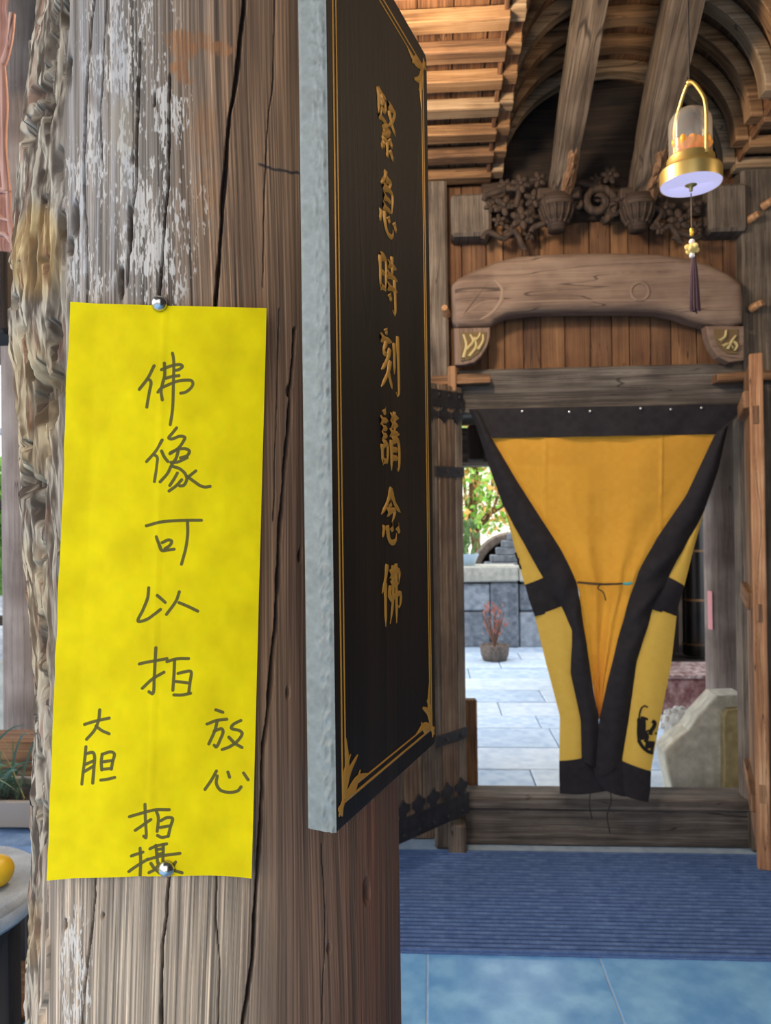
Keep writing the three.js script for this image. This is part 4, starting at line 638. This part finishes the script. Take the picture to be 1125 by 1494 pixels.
// ================================================================== hanging glass lamp
{
  const d = 2.0, c = atDepth(1008, 258, d), s = d / F, g = group('hanging_lamp', c); tag(g, 'brass hanging lamp with glass dome, amber flowers and lilac glowing base', 'lamp');
  const rB = 43 * s, rD = 30 * s, hB = 20 * s;
  mesh('base_ring', lathe([[rB, -hB * 0.6], [rB, hB * 0.35], [rB * 0.97, hB * 0.5], [rD * 1.12, hB * 0.55], [rD * 1.1, hB * 1.3], [rD * 1.02, hB * 1.45], [0.001, hB * 1.45]].map((p) => p), 48), M.brass, g);
  const glow = std({ color: 0x8a86a8, emissive: new THREE.Color(0.62, 0.6, 0.92), emissiveIntensity: 0.66, roughness: 0.7 });
  mesh('lamp_diffuser', lathe([[0.001, -hB * 0.62], [rB * 0.96, -hB * 0.62], [rB * 0.985, -hB * 0.5], [0.001, -hB * 0.5]], 48), glow, g).userData.label = 'glowing lilac diffuser disc';
  const glass = new THREE.MeshPhysicalMaterial({ color: 0xf4f0e8, transmission: 0.86, thickness: 0, roughness: 0.06, ior: 1.5, side: THREE.DoubleSide });
  const pr = []; for (let i = 0; i <= 10; i++) { const a = i / 10 * Math.PI / 2; pr.push([Math.max(0.0008, rD * Math.cos(a)), hB * 1.4 + 48 * s + rD * 0.82 * Math.sin(a)]); } pr.unshift([rD, hB * 1.4]);
  mesh('glass_dome', lathe(pr, 40), glass, g).userData.label = 'clear glass dome';
  const yT = 138 * s, hx = rD * 1.08;
  mesh('hanger', mergeGeometries([tube([V(hx * 0.1, hB, hx), V(hx * 0.1, hB + 70 * s, hx), V(hx * 0.06, yT - 26 * s, hx * 0.72), V(0, yT, 0), V(-hx * 0.06, yT - 26 * s, -hx * 0.72), V(-hx * 0.1, hB + 70 * s, -hx), V(-hx * 0.1, hB, -hx)], 2.6 * s, 60, 8)]), M.brass, g).rotation.y = 0.25;
  mesh('hook_knob', new THREE.SphereGeometry(4.5 * s, 14, 10).translate(0, yT, 0), M.brass, g);
  mesh('lamp_cord', new THREE.CylinderGeometry(1.3 * s, 1.3 * s, 0.9, 8).translate(0, yT + 0.45, 0), std({ color: 0x241c18, roughness: 0.8 }), g);
  const amber = new THREE.MeshPhysicalMaterial({ color: 0xf0a020, roughness: 0.35, emissive: 0xe08010, emissiveIntensity: 0.25 });
  for (const [ax, az, r, k] of [[-0.34, 0.3, 19, 0], [0.36, 0.3, 18, 1], [0.0, -0.3, 17, 2]]) {
    const petals = []; for (let i = 0; i < 6; i++) petals.push(new THREE.SphereGeometry(r * s * 0.6, 10, 8).scale(1, 0.75, 0.5).translate(r * s * 0.52, 0, 0).rotateZ(0.5).rotateY(i / 6 * 2 * Math.PI + k)); petals.push(new THREE.SphereGeometry(r * s * 0.5, 10, 8).translate(0, r * s * 0.2, 0));
    mesh('amber_flower', mergeGeometries(petals).translate(ax * rD, hB * 1.45 + r * s * 0.55, az * rD), amber, g);
  }
  mesh('finial', lathe([[0.0001, -hB * 1.1], [2.4 * s, -hB * 1.05], [2.6 * s, -hB * 0.8], [7 * s, -hB * 0.66], [9.5 * s, -hB * 0.6], [0.0001, -hB * 0.55]], 20), M.brass, g);
  const y = (py) => (258 - py) * s * 1.0;
  mesh('tassel_cord', new THREE.CylinderGeometry(0.9 * s, 0.9 * s, 64 * s, 6).translate(0, y(314), 0), std({ color: 0x6a5a48, roughness: 0.8 }), g);
  mesh('gold_bead', lathe([[0.0001, -6 * s], [2.8 * s, -5 * s], [3 * s, 5 * s], [0.0001, 6 * s]], 12).translate(0, y(339), 0), std({ color: 0xe0b040, metalness: 0.6, roughness: 0.3 }), g);
  const lotus = []; for (let i = 0; i < 6; i++) lotus.push(new THREE.SphereGeometry(6.2 * s, 10, 8).scale(1, 0.8, 0.6).translate(5 * s, 0, 0).rotateZ(i % 2 ? 0.3 : -0.3).rotateY(i / 6 * 2 * Math.PI)); lotus.push(new THREE.SphereGeometry(7 * s, 12, 8)); mesh('lotus_bead', mergeGeometries(lotus).translate(0, y(363), 0), std({ color: 0xe8c878, roughness: 0.4 }), g);
  const pearl = std({ color: 0xf4ece0, roughness: 0.3 }); for (const py of [353, 373]) mesh('pearl_bead', new THREE.SphereGeometry(4.2 * s, 12, 8).translate(0, y(py), 0), pearl, g);
  const th = []; for (let i = 0; i < 34; i++) { const a = i * 2.399, r = Math.sqrt(i / 34); th.push(tube([V(r * 2.5 * s * Math.cos(a), y(377), r * 2.5 * s * Math.sin(a)), V(r * 5 * s * Math.cos(a), y(400), r * 5 * s * Math.sin(a)), V(r * 7.5 * s * Math.cos(a + 0.1), y(452 + rnd(-3, 5)), r * 7.5 * s * Math.sin(a + 0.1))], 1.1 * s, 8, 5)); }
  const ts = mesh('tassel', mergeGeometries(th), std({ color: 0x4a3038, roughness: 0.75 }), g); ts.userData.label = 'dark purple silk tassel'; ts.rotation.z = 0.015;
  const pl = new THREE.RectAreaLight(new THREE.Color(0.62, 0.6, 0.92), 1.2, rB * 1.34, rB * 1.34); pl.name = 'lamp_glow'; pl.position.set(0, -hB * 0.66, 0); pl.lookAt(c.x, 0, c.z); g.add(pl);
}
// ================================================================== courtyard beyond the door
{
  const gr = group('courtyard_ground'); struct(gr, 'pale stone paving of the courtyard', 'paving');
  bx('bed', 34, 0.1, 34, M.stoneDark, gr, 0, -0.11, -6);
  const mats = [mottled(301, [184, 206, 228], [214, 228, 242], 0.5), mottled(303, [172, 194, 218], [204, 220, 236], 0.5), mottled(305, [194, 210, 226], [220, 231, 241], 0.5)];
  let z = -3.75, row = 0; while (z > -9.4) { const dz = rnd(0.34, 0.5); let x = -1.2 - rnd(0, 0.5); while (x < 3.4) { const w = rnd(0.55, 1.0); bx('paving_slab', w - 0.008, 0.06, dz - 0.008, mats[Math.floor(rnd(0, 3))], gr, x + w / 2, -0.03 + rnd(-0.004, 0.004), z - dz / 2, 0.006); x += w; } z -= dz; row++; }
  // terrace wall of grey blocks
  const zB = onY(700, 944, 0).z, wall = group('terrace_wall'); struct(wall, 'grey stone block terrace wall across the courtyard', 'wall'); const Rz = (a, b, c, d, zz = zB) => rect(a, b, c, d, zz);
  const blk = (a, b, c, d, m, dz = 0, depth = 0.35) => { const r = Rz(a, b, c, d, zB + dz); return bx('stone_block', r.w, r.h, depth, m, wall, r.x, r.y, zB + dz - depth / 2, 0.02); };
  for (let i = -3; i < 7; i++) { const x = 717 + i * 84; blk(x, 850, x + 40, 946, i % 2 ? M.stone : M.stoneDark, 0.03); blk(x - 43, 852, x - 1, 891, i % 2 ? M.stoneDark : M.stone); blk(x - 43, 893, x - 1, 946, i % 2 ? M.stone : M.stoneDark); blk(x - 43, 826, x + 40, 849, M.stonePale, 0.06, 0.45); }
  // arch and stepped stone behind it
  const zA = zB - 1.2, ca = onZ(748, 838, zA), ra = 62 * -zA / F, ar = group('stone_arch', ca); tag(ar, 'grey stone arch standing behind the terrace wall', 'arch');
  const ringO = []; for (let i = 0; i <= 20; i++) { const t = Math.PI * i / 20; ringO.push([ra * Math.cos(t), ra * Math.sin(t)]); } for (let i = 20; i >= 0; i--) { const t = Math.PI * i / 20; ringO.push([ra * 0.82 * Math.cos(t), ra * 0.82 * Math.sin(t)]); }
  mesh('arch_ring', extrude(ringO, 0.4, 0.02), M.clay, ar); const inn = []; for (let i = 0; i <= 20; i++) { const t = Math.PI * i / 20; inn.push([ra * 0.83 * Math.cos(t), ra * 0.83 * Math.sin(t)]); } mesh('arch_recess', extrude(inn, 0.1, 0.01), M.darkWood, ar); bx('arch_plinth', ra * 2.2, 0.5, 0.5, M.clay, ar, 0, -0.25, 0.2); bx('arch_plinth', ra * 2.2, ca.y, 0.4, M.stoneDark, ar, 0, -ca.y / 2, 0.1);
  const zs = zB - 0.55, sg = group('stepped_stone', V(onZ(765, 830, zs).x, 0, zs)); tag(sg, 'stepped grey stone gable rising beside the arch', 'gable');
  for (let i = 0; i < 6; i++) { const r = rect(714 + i * 8.5, 830 - (i + 1) * 10.5, 830 - i * 8.5, 830 - i * 10.5, zs); bx('step_block', r.w, r.h, 0.25 - i * 0.01, M.stoneDark, sg, 0, r.y, 0, 0.012); } { const r = rect(714, 830, 830, 960, zs); bx('step_block', r.w, r.y1, 0.26, M.stoneDark, sg, 0, r.y1 / 2, 0, 0.012); }
  // far white wall that the sun reaches
  const fw = group('far_wall', V(0, 0, -13.5)); struct(fw, 'sunlit white plaster wall at the end of the courtyard', 'wall'); bx('plaster', 16, 3.2, 0.25, std({ color: 0xf2efe8, roughness: 0.9 }), fw, 0, 1.6, 0); bx('coping', 16.2, 0.12, 0.45, M.stoneDark, fw, 0, 3.25, 0);
  // trees: trunk, branches and loose leaves
  const leafG = (() => { const gg = new THREE.BufferGeometry(); gg.setAttribute('position', new THREE.Float32BufferAttribute([0, 0, 0, 0.34, 0.5, 0.08, 0, 1, -0.05, -0.34, 0.5, 0.08], 3)); gg.setIndex([0, 1, 2, 0, 2, 3]); gg.computeVertexNormals(); return gg; })();
  const tree = (x, z, y0, y1, rad, n, label, mats2, group2) => {
    const t = group('courtyard_tree', V(x, 0, z)); tag(t, label, 'tree', group2);
    const br = [tube([V(0, 0, 0), V(0.06, y0 * 0.6, 0.03), V(0, y0, 0), V(0.05, (y0 + y1) / 2, 0)], 0.07, 14, 8)]; for (let i = 0; i < 8; i++) { const a = rnd(0, 6.28); br.push(tube([V(0, lerp(y0 * 0.7, y0, rnd()), 0), V(Math.cos(a) * rad * 0.4, y0 + 0.1, Math.sin(a) * rad * 0.4), V(Math.cos(a) * rad * 0.8, lerp(y0, y1, rnd()), Math.sin(a) * rad * 0.8)], 0.025, 10, 6)); } mesh('trunk', metreUv(mergeGeometries(br)), M.brownTimber, t);
    mats2.forEach((mt, k) => { const im = new THREE.InstancedMesh(leafG, mt, n); im.name = 'foliage'; im.castShadow = im.receiveShadow = true; im.userData.kind = 'stuff'; const q = new THREE.Quaternion(), e = new THREE.Euler(), mm = new THREE.Matrix4();
      for (let i = 0; i < n; i++) { const a = rnd(0, 6.28), r = rad * Math.sqrt(rnd()), yy = lerp(y0 - 0.2, y1, rnd()), kk = rnd(0.08, 0.16); e.set(rnd(-2, 2), rnd(0, 6), rnd(-2, 2)); mm.compose(V(r * Math.cos(a), yy, r * Math.sin(a)), q.setFromEuler(e), V(kk, kk, kk)); im.setMatrixAt(i, mm); } t.add(im); });
  };
  const leaf = (c) => new THREE.MeshPhysicalMaterial({ color: c, roughness: 0.7, transmission: 0.4, thickness: 0, side: THREE.DoubleSide });
  const pz = (px, zz) => onZ(px, 755, zz).x;
  tree(pz(690, -11.5), -11.5, 1.5, 3.4, 0.95, 1100, 'leafy green courtyard tree with pale orange blossoms seen left of the curtain', [leaf(0x7fc040), leaf(0xa8d868), leaf(0xe8b060)]);
  tree(pz(1000, -12), -12, 1.8, 3.8, 1.1, 400, 'leafy green courtyard tree standing behind the curtain', [leaf(0x5f9a34), leaf(0x88b850)]);
  // pots
  { const p = onY(722, 963, 0), g = group('planter_pot', p); tag(g, 'round grey stone planter with a small twiggy shrub on the paving', 'plant pot'); const s = -p.z / F, w = 21 * s, h = 22 * s;
    mesh('pot', metreUv(lathe([[0.001, 0], [w * 0.8, 0], [w * 0.95, h * 0.4], [w, h * 0.8], [w * 1.02, h], [w * 0.9, h], [w * 0.86, h * 0.85], [0.001, h * 0.82]], 28)), M.clay, g);
    const tw = []; for (let i = 0; i < 14; i++) { const a = rnd(0, 6.28), r = rnd(0.02, 0.14); tw.push(tube([V(0, h * 0.8, 0), V(r * 0.5 * Math.cos(a), h + 0.15, r * 0.5 * Math.sin(a)), V(r * Math.cos(a), h + rnd(0.2, 0.42), r * Math.sin(a))], 0.006, 6, 5)); } mesh('twigs', mergeGeometries(tw), std({ color: 0x8a6a5a, roughness: 0.9 }), g);
    const lf = []; for (let i = 0; i < 60; i++) { const a = rnd(0, 6.28), r = rnd(0, 0.14); lf.push(leafG.clone().scale(0.05, 0.06, 0.05).rotateX(rnd(-1, 1)).rotateY(rnd(0, 6)).translate(r * Math.cos(a), h + rnd(0.1, 0.42), r * Math.sin(a))); } mesh('red_leaves', mergeGeometries(lf), leaf(0xc07a6a), g).userData.kind = 'stuff'; }
  { const p = onZ(681, 826, zB - 0.12), g = group('flower_pot', p); tag(g, 'small pale blue flower pot on top of the terrace wall', 'plant pot'); mesh('pot', lathe([[0.001, 0], [0.09, 0], [0.13, 0.1], [0.15, 0.14], [0.14, 0.15], [0.12, 0.11], [0.001, 0.11]], 24), std({ color: 0xbcd4e4, roughness: 0.35 }), g);
    const lf = []; for (let i = 0; i < 120; i++) { const a = rnd(0, 6.28), r = rnd(0, 0.16); lf.push(leafG.clone().scale(0.07, 0.12, 0.07).rotateX(rnd(-0.7, 0.7)).rotateY(rnd(0, 6)).translate(r * Math.cos(a), rnd(0.08, 0.5), r * Math.sin(a))); } mesh('leaves', mergeGeometries(lf), leaf(0x7a9a5a), g).userData.kind = 'stuff'; }
  // eave beam outside, upper left of the doorway
  { const r = rect(600, 620, 1120, 676, -4.9); tag(bx('eave_beam', r.w, r.h, 0.2, M.greyTimber, null, r.x, r.y, -5.0, 0.02), 'grey eave beam running across outside the doorway', 'beam'); for (const px of [694]) { const b = rect(px - 12, 622, px + 12, 673, -4.88); tag(bx('eave_block', b.w, b.h, 0.1, M.darkWood, null, b.x, b.y, -4.85, 0.01), 'dark square block on the eave beam', 'block'); } bx('eave', 6, 0.1, 1.4, M.darkWood, null, r.x, r.y1 + 0.08, -4.35).userData.kind = 'structure'; }
  // right of the doorway: round column, couplet, stone block, small lion, dark hall with lacquered post
  { const zc = -5.0, r = rect(1029, 670, 1084, 1020, zc), g = group('veranda_column', V(r.x, 0, zc)); tag(g, 'round grey-brown veranda column outside the doorway', 'column');
    mesh('shaft', metreUv(new THREE.CylinderGeometry(r.w / 2, r.w / 2, 2.4, 36, 1).translate(0, 1.2, 0)), M.column, g); mesh('base', metreUv(lathe([[0.001, 0], [r.w * 0.7, 0], [r.w * 0.75, 0.1], [r.w * 0.62, 0.2], [0.001, 0.2]], 30)), M.stone, g);
    const q = rect(1028, 862, 1038, 918, zc + 0.05), m = mesh('paper_couplet', loft([V(-0.02, 0, 0), V(-0.02, -q.h, 0)], [V(0.02, 0, 0.012), V(0.02, -q.h, 0.012)], 4, 6), std({ color: 0xe8a0a0, roughness: 0.8, side: THREE.DoubleSide })); m.position.set(r.x - r.w / 2 + 0.012, q.y1, zc + r.w / 2 * 0.42); m.rotation.y = -0.9; tag(m, 'faded pink paper strip stuck on the veranda column', 'paper strip'); }
  { const zc = -3.9, P2 = (list) => list.map(([x, y]) => { const p = onZ(x, y, zc); return [p.x, p.y]; }), g = group('stone_block', V(0, 0, zc)); tag(g, 'pale stone door-guard block with sloping shoulder beside the doorway', 'stone');
    const ms = mottled(311, [198, 194, 176], [236, 231, 214], 0.3, { bump: 0.004 });
    const pts = P2([[1085, 1014], [1046, 1015], [1020, 1043], [1005, 1066], [984, 1080], [969, 1096], [973, 1120], [980, 1150], [984, 1190], [1085, 1190]]); mesh('slab', extrude(pts, 0.16, 0.012, 3).translate(0, 0, -0.16), ms, g); const f2 = P2([[1085, 1030], [1056, 1032], [1051, 1042], [1051, 1190], [1085, 1190]]); mesh('front_face', extrude(f2, 0.05, 0.006), mottled(313, [150, 136, 96], [180, 164, 120], 0.3), g); }
  { const p = onY(992, 1100, 0.14).setY(0), q = onZ(993, 1056, p.z), g = group('stone_lion', V(q.x, 0, p.z)); tag(g, 'small white stone lion crouching behind the pale stone block', 'statue'); const s = -p.z / F, body = [];
    body.push(new THREE.SphereGeometry(22 * s, 16, 12).scale(1, 1, 1.1).translate(-3 * s, q.y, 0)); for (let i = 0; i < 26; i++) { const a = i * 2.4, b = Math.acos(1 - 1.7 * (i + 0.5) / 26); body.push(new THREE.SphereGeometry(5.2 * s, 8, 6).translate(-3 * s + 21 * s * Math.sin(b) * Math.cos(a), q.y + 21 * s * Math.cos(b), 21 * s * Math.sin(b) * Math.sin(a))); } body.push(new THREE.CylinderGeometry(17 * s, 20 * s, q.y, 14).translate(0, q.y / 2, 0)); body.push(new THREE.SphereGeometry(8 * s, 10, 8).translate(-8 * s, q.y - 6 * s, 20 * s)); for (const k of [-1, 1]) body.push(new THREE.ConeGeometry(5 * s, 10 * s, 8).translate(-3 * s + k * 13 * s, q.y + 20 * s, 4 * s)); mesh('body', metreUv(mergeGeometries(body.map((b) => b.toNonIndexed()))), mottled(317, [206, 204, 198], [232, 230, 224], 0.2), g); }
  { const zh = -6.45, a = rect(915, 990, 1180, 1040, zh + 0.6), g = group('opposite_hall', V(a.x, 0, zh)); tag(g, 'dark open hall with red stone base on the other side of the courtyard', 'building');
    bx('stone_base', a.w, a.y1, 0.5, M.stoneRed, g, 0, a.y1 / 2, 0.35, 0.02); bx('base_coping', a.w, 0.03, 0.53, mottled(319, [120, 84, 80], [206, 190, 184], 0.3), g, 0, a.y1 + 0.015, 0.35, 0.008); bx('hall_floor', a.w, a.y1 - 0.02, 0.7, M.darkWood, g, 0, (a.y1 - 0.02) / 2, -0.25); bx('dark_wall', a.w, 3.4, 0.15, M.darkWood, g, 0, 1.7, -0.68); bx('side_wall', 0.12, 3.4, 0.9, M.darkWood, g, -a.w / 2 + 0.06, 1.7, -0.1); bx('hall_roof', a.w + 0.6, 0.2, 1.6, M.darkWood, g, 0, 3.4, -0.1); }
  { const zp = -6.8, p = onZ(1014, 860, zp), g = group('lacquered_post', V(p.x, 0, zp)); tag(g, 'black lacquered post with gold rings in the dark hall opposite', 'post'); const bl = std({ color: 0x0c0a0a, roughness: 0.25 }); mesh('shaft', new THREE.CylinderGeometry(0.11, 0.11, 2.4, 24).translate(0, 1.2 + onZ(1014, 988, -5.85).y, 0), bl, g); for (const py of [746, 803, 874, 938]) mesh('gold_ring', new THREE.CylinderGeometry(0.114, 0.114, 0.02, 24).translate(0, onZ(1014, py, zp).y, 0), std({ color: 0x4a3212, roughness: 0.5 }), g); }
}
// ================================================================== left of the pillar
{
  // carved red bracket hanging high
  const d = 1.45, q = (x, y, dz = 0) => atDepth(x, y, d - dz), o = q(-30, 200), g = group('carved_bracket', o); tag(g, 'carved reddish wooden bracket high up behind the pillar', 'bracket');
  const w = (x, y, dz) => q(x, y, dz).sub(o);
  const strip = (L, Rr, dz) => { const geo = loft(L.map(([x, y]) => w(x, y, dz)), Rr.map(([x, y]) => w(x, y, dz)), 12, 60, (u, v) => 0.03 * Math.sin(u * 2.8) + 0.012 * (fbm(u * 9, v * 26, 401, 3) - 0.5)); return mesh('carved_face', metreUv(geo, 0, 1), M.redWood, g); };
  strip([[-90, -60], [-90, 120], [-90, 375]], [[20, -60], [16, 40], [18, 80], [10, 120], [15, 200], [13, 300], [20, 370]], 0);
  M.redWood.side = THREE.DoubleSide;
  bx('bracket_core', 0.1, 0.44, 0.1, M.redWood, g, -0.06, 0.05, -0.08, 0.02); bx('hanger_post', 0.09, 4.18 - o.y - 0.2, 0.09, M.darkWood, g, -0.06, (4.18 - o.y + 0.2) / 2, -0.08, 0.01);
  const fold = (list, r) => mesh('carved_fold', metreUv(tube(list.map(([x, y]) => w(x, y, 0.05)), r, 24, 8)), M.redWood, g);
  fold([[18, 20], [14, 60], [4, 95], [-16, 125]], 0.006); fold([[17, 45], [10, 75], [-4, 105], [-22, 130]], 0.005); fold([[2, 95], [6, 150], [4, 210], [10, 280]], 0.008); fold([[-16, 285], [4, 278], [14, 282]], 0.006); fold([[-16, 300], [2, 318], [14, 322]], 0.004); fold([[-16, 345], [6, 342], [18, 355]], 0.005); fold([[12, 280], [15, 330], [20, 366]], 0.005); fold([[-10, 190], [6, 230], [8, 276]], 0.004);
  { const a = atDepth(-60, 372, 1.75), b = atDepth(26, 492, 1.75), m = bx('cross_timber', b.x + 2.6, a.y - b.y, 0.14, M.darkWood, null, (b.x - 2.6) / 2, (a.y + b.y) / 2, b.z - 0.02, 0.01); tag(m, 'dark cross timber under the carved red bracket', 'beam'); }
  { const p = atDepth(46, 755, 3.3), g2 = group('inner_column', V(p.x, 0, p.z)); tag(g2, 'plain brown-grey timber column standing behind the rotten edge of the pillar', 'column'); mesh('shaft', metreUv(new THREE.CylinderGeometry(0.115, 0.12, 4.18, 30).translate(0, 2.09, 0)), M.column, g2); mesh('base', metreUv(lathe([[0.001, 0], [0.18, 0], [0.19, 0.08], [0.15, 0.16], [0.001, 0.16]], 28)), M.stoneDark, g2); }
  { const p = atDepth(2, 745, 3.6), g2 = group('railing', V(p.x, 0, p.z)); tag(g2, 'dark timber railing in the open side of the hall', 'railing'); for (const py of [737, 905]) bx('rail', 1.6, 0.045, 0.05, M.darkWood, g2, -0.6, atDepth(2, py, 3.6).y, 0); bx('lower_panel', 1.6, 0.5, 0.04, M.stonePale, g2, -0.6, 0.62, -0.03); bx('rail', 1.6, 0.045, 0.05, M.darkWood, g2, -0.6, 0.35, 0); for (const x of [-1.3, -0.5, 0.15]) bx('baluster', 0.05, 1.6, 0.05, M.darkWood, g2, x, 0.8, 0); }
  // side table with tray of plants
  { const p = atDepth(10, 1205, 2.0), g2 = group('side_table', V(p.x - 0.22, 0, p.z)); tag(g2, 'blue-topped side table behind the pillar carrying a plant tray', 'table'); const top = p.y; const blue = mottled(411, [86, 116, 160], [120, 150, 190], 0.3, { rough: 0.45 });
    bx('table_top', 0.8, 0.05, 0.36, blue, g2, 0, top - 0.025, -0.05, 0.01); bx('apron', 0.76, 0.05, 0.3, M.clay, g2, 0, top - 0.075, -0.05, 0.006); for (const x of [-0.35, 0.35]) for (const z of [-0.18, 0.08]) bx('leg', 0.05, top - 0.1, 0.05, M.darkWood, g2, x, (top - 0.1) / 2, z, 0.006);
    bx('crate_board', 0.6, 0.02, 0.26, M.brownTimber, g2, 0, 0.25, -0.05);
    const t = group('plant_tray', V(p.x - 0.14, top, p.z - 0.06)); tag(t, 'rectangular grey ceramic tray planter with grassy leaves on the side table', 'plant pot');
    const tm = std({ color: 0x8a8078, roughness: 0.5 }), hh = 0.07; for (const [ww, dd, x, z] of [[0.5, 0.015, 0, 0.09], [0.5, 0.015, 0, -0.09], [0.015, 0.18, 0.245, 0], [0.015, 0.18, -0.245, 0]]) bx('tray_wall', ww, hh, dd, tm, t, x, hh / 2 + 0.01, z, 0.004); bx('tray_bottom', 0.48, 0.012, 0.17, tm, t, 0, 0.016, 0); bx('soil', 0.47, 0.04, 0.16, M.darkWood, t, 0, 0.045, 0);
    const fl = [], fl2 = []; for (let i = 0; i < 70; i++) { const bxp = rnd(-0.02, 0.2), a = rnd(-2.6, 0.9), L = rnd(0.14, 0.3), hgt = rnd(0.04, 0.24), c = V(bxp, 0.06, rnd(-0.05, 0.05)), e = V(bxp + Math.sin(a) * L, 0.06 + hgt * 0.85, c.z + rnd(-0.06, 0.1)), mid = c.clone().lerp(e, 0.5).add(V(0, 0.05 + hgt * 0.35, 0)); const curve = new THREE.QuadraticBezierCurve3(c, mid, e), P = [], I = []; for (let k = 0; k <= 8; k++) { const pt2 = curve.getPoint(k / 8), w2 = 0.0045 * (1 - (k / 8) ** 2 * 0.9); P.push(pt2.x, pt2.y - w2, pt2.z - w2, pt2.x, pt2.y + w2, pt2.z + w2); if (k) { const b = k * 2; I.push(b - 2, b - 1, b, b, b - 1, b + 1); } } const gg = new THREE.BufferGeometry(); gg.setAttribute('position', new THREE.Float32BufferAttribute(P, 3)); gg.setIndex(I); gg.computeVertexNormals(); (i % 9 ? fl : fl2).push(gg); }
    mesh('grass_leaves', mergeGeometries(fl), std({ color: 0x6c9080, roughness: 0.6, side: THREE.DoubleSide }), t).userData.kind = 'stuff'; mesh('pale_leaves', mergeGeometries(fl2), std({ color: 0xbcc088, roughness: 0.6, side: THREE.DoubleSide }), t).userData.kind = 'stuff'; }
  { const p = atDepth(-10, 1120, 2.45), m = bx('wooden_crate', 0.5, 0.28, 0.12, M.brownTimber, null, p.x, p.y - 0.03, p.z, 0.006); tag(m, 'brown wooden crate back behind the plant tray', 'crate'); const pb = atDepth(-10, 1230, 2.45); bx('crate_stand', 0.5, p.y - 0.17, 0.2, M.darkWood, null, p.x, (p.y - 0.17) / 2, p.z, 0.006); tag(scene.children.at(-1), 'dark wooden stand under the brown crate', 'stand'); }
  // round stone table with fruit
  { const e = atDepth(46, 1300, 1.46), r = 0.21, c = V(e.x - r, e.y, e.z), g2 = group('round_table', V(c.x, 0, c.z)); tag(g2, 'round grey stone-topped table left of the pillar', 'table'); mesh('table_top', metreUv(lathe([[0.001, e.y - 0.05], [r - 0.012, e.y - 0.05], [r, e.y - 0.038], [r, e.y - 0.012], [r - 0.012, e.y], [0.001, e.y]], 48)), M.stone, g2);
    for (let i = 0; i < 4; i++) { const a = i * Math.PI / 2 + 0.5; bar('leg', V(Math.cos(a) * r * 0.75, 0, Math.sin(a) * r * 0.75), V(Math.cos(a) * r * 0.75, e.y - 0.05, Math.sin(a) * r * 0.75), 0.045, 0.045, M.darkWood, g2, 0.006); } for (const [a, b] of [[0, 1], [1, 2], [2, 3], [3, 0]]) { const f = (i) => V(Math.cos(i * Math.PI / 2 + 0.5) * r * 0.75, 0, Math.sin(i * Math.PI / 2 + 0.5) * r * 0.75); bar('apron', f(a).setY(e.y - 0.1), f(b).setY(e.y - 0.1), 0.03, 0.09, M.darkWood, g2, 0.004); bar('stretcher', f(a).setY(0.3), f(b).setY(0.3), 0.03, 0.03, M.darkWood, g2, 0.004); }
    const f = onY(-6, 1272, e.y + 0.03), fr = group('yellow_fruit', V(f.x, e.y, f.z)); tag(fr, 'round yellow fruit on the round stone table', 'fruit'); const flesh = mesh('flesh', new THREE.SphereGeometry(0.034, 22, 16).scale(1, 0.92, 1).translate(0, 0.031, 0), std({ color: 0xd8b020, roughness: 0.45 }), fr); under(flesh, mesh('stem', new THREE.CylinderGeometry(0.003, 0.004, 0.012, 6).translate(0, 0.066, 0), M.brownTimber, fr)); }
  // garden outside the open side
  const leaf = (c) => new THREE.MeshPhysicalMaterial({ color: c, roughness: 0.7, transmission: 0.4, thickness: 0, side: THREE.DoubleSide });
  { const p = atDepth(-40, 755, 7.5), t = group('garden_bush', V(p.x, 0, p.z)); tag(t, 'green garden bush beyond the open left side of the hall', 'bush'); const lf = []; const base = new THREE.PlaneGeometry(0.12, 0.2); for (let i = 0; i < 900; i++) { const a = rnd(0, 6.28), r = 0.8 * Math.sqrt(rnd()); lf.push(base.clone().rotateX(rnd(-2, 2)).rotateY(rnd(0, 6)).translate(r * Math.cos(a), rnd(0.9, 2.1), r * Math.sin(a))); } mesh('foliage', mergeGeometries(lf), leaf(0x7fae4c), t).userData.kind = 'stuff'; mesh('stem', new THREE.CylinderGeometry(0.05, 0.07, 1.4, 8).translate(0, 0.7, 0), M.brownTimber, t); }
}
// ================================================================== two added globe lamps, unseen, that brighten the ceiling and gold lettering
for (const [x, y, z, label, cd] of [[-0.2, 2.95, -2.1, 'added warm globe lamp hidden behind the board to brighten the ceiling', 6], [2.2, 2.75, -1.3, 'added unseen warm globe lamp near the right wall to brighten the gold lettering', 2.6]]) {
  const g = group('added_globe_lamp', V(x, y, z)); tag(g, label, 'lamp');
  mesh('added_lamp_globe', new THREE.SphereGeometry(0.11, 28, 20), std({ color: 0xfff4e0, emissive: new THREE.Color(1, 0.82, 0.56), emissiveIntensity: 1.6, roughness: 0.5 }), g);
  mesh('cap', lathe([[0.001, 0.15], [0.03, 0.145], [0.05, 0.11], [0.06, 0.09]], 20), M.brass, g); mesh('lamp_cord', new THREE.CylinderGeometry(0.004, 0.004, 4.18 - y - 0.14, 6).translate(0, (4.18 - y) / 2 + 0.07, 0), M.iron, g);
  const l = new THREE.PointLight(new THREE.Color(1, 0.80, 0.56), cd); l.name = 'added_globe_light'; l.castShadow = true; l.shadow.radius = 5.5; g.add(l);
}
renderer.render(scene, camera);
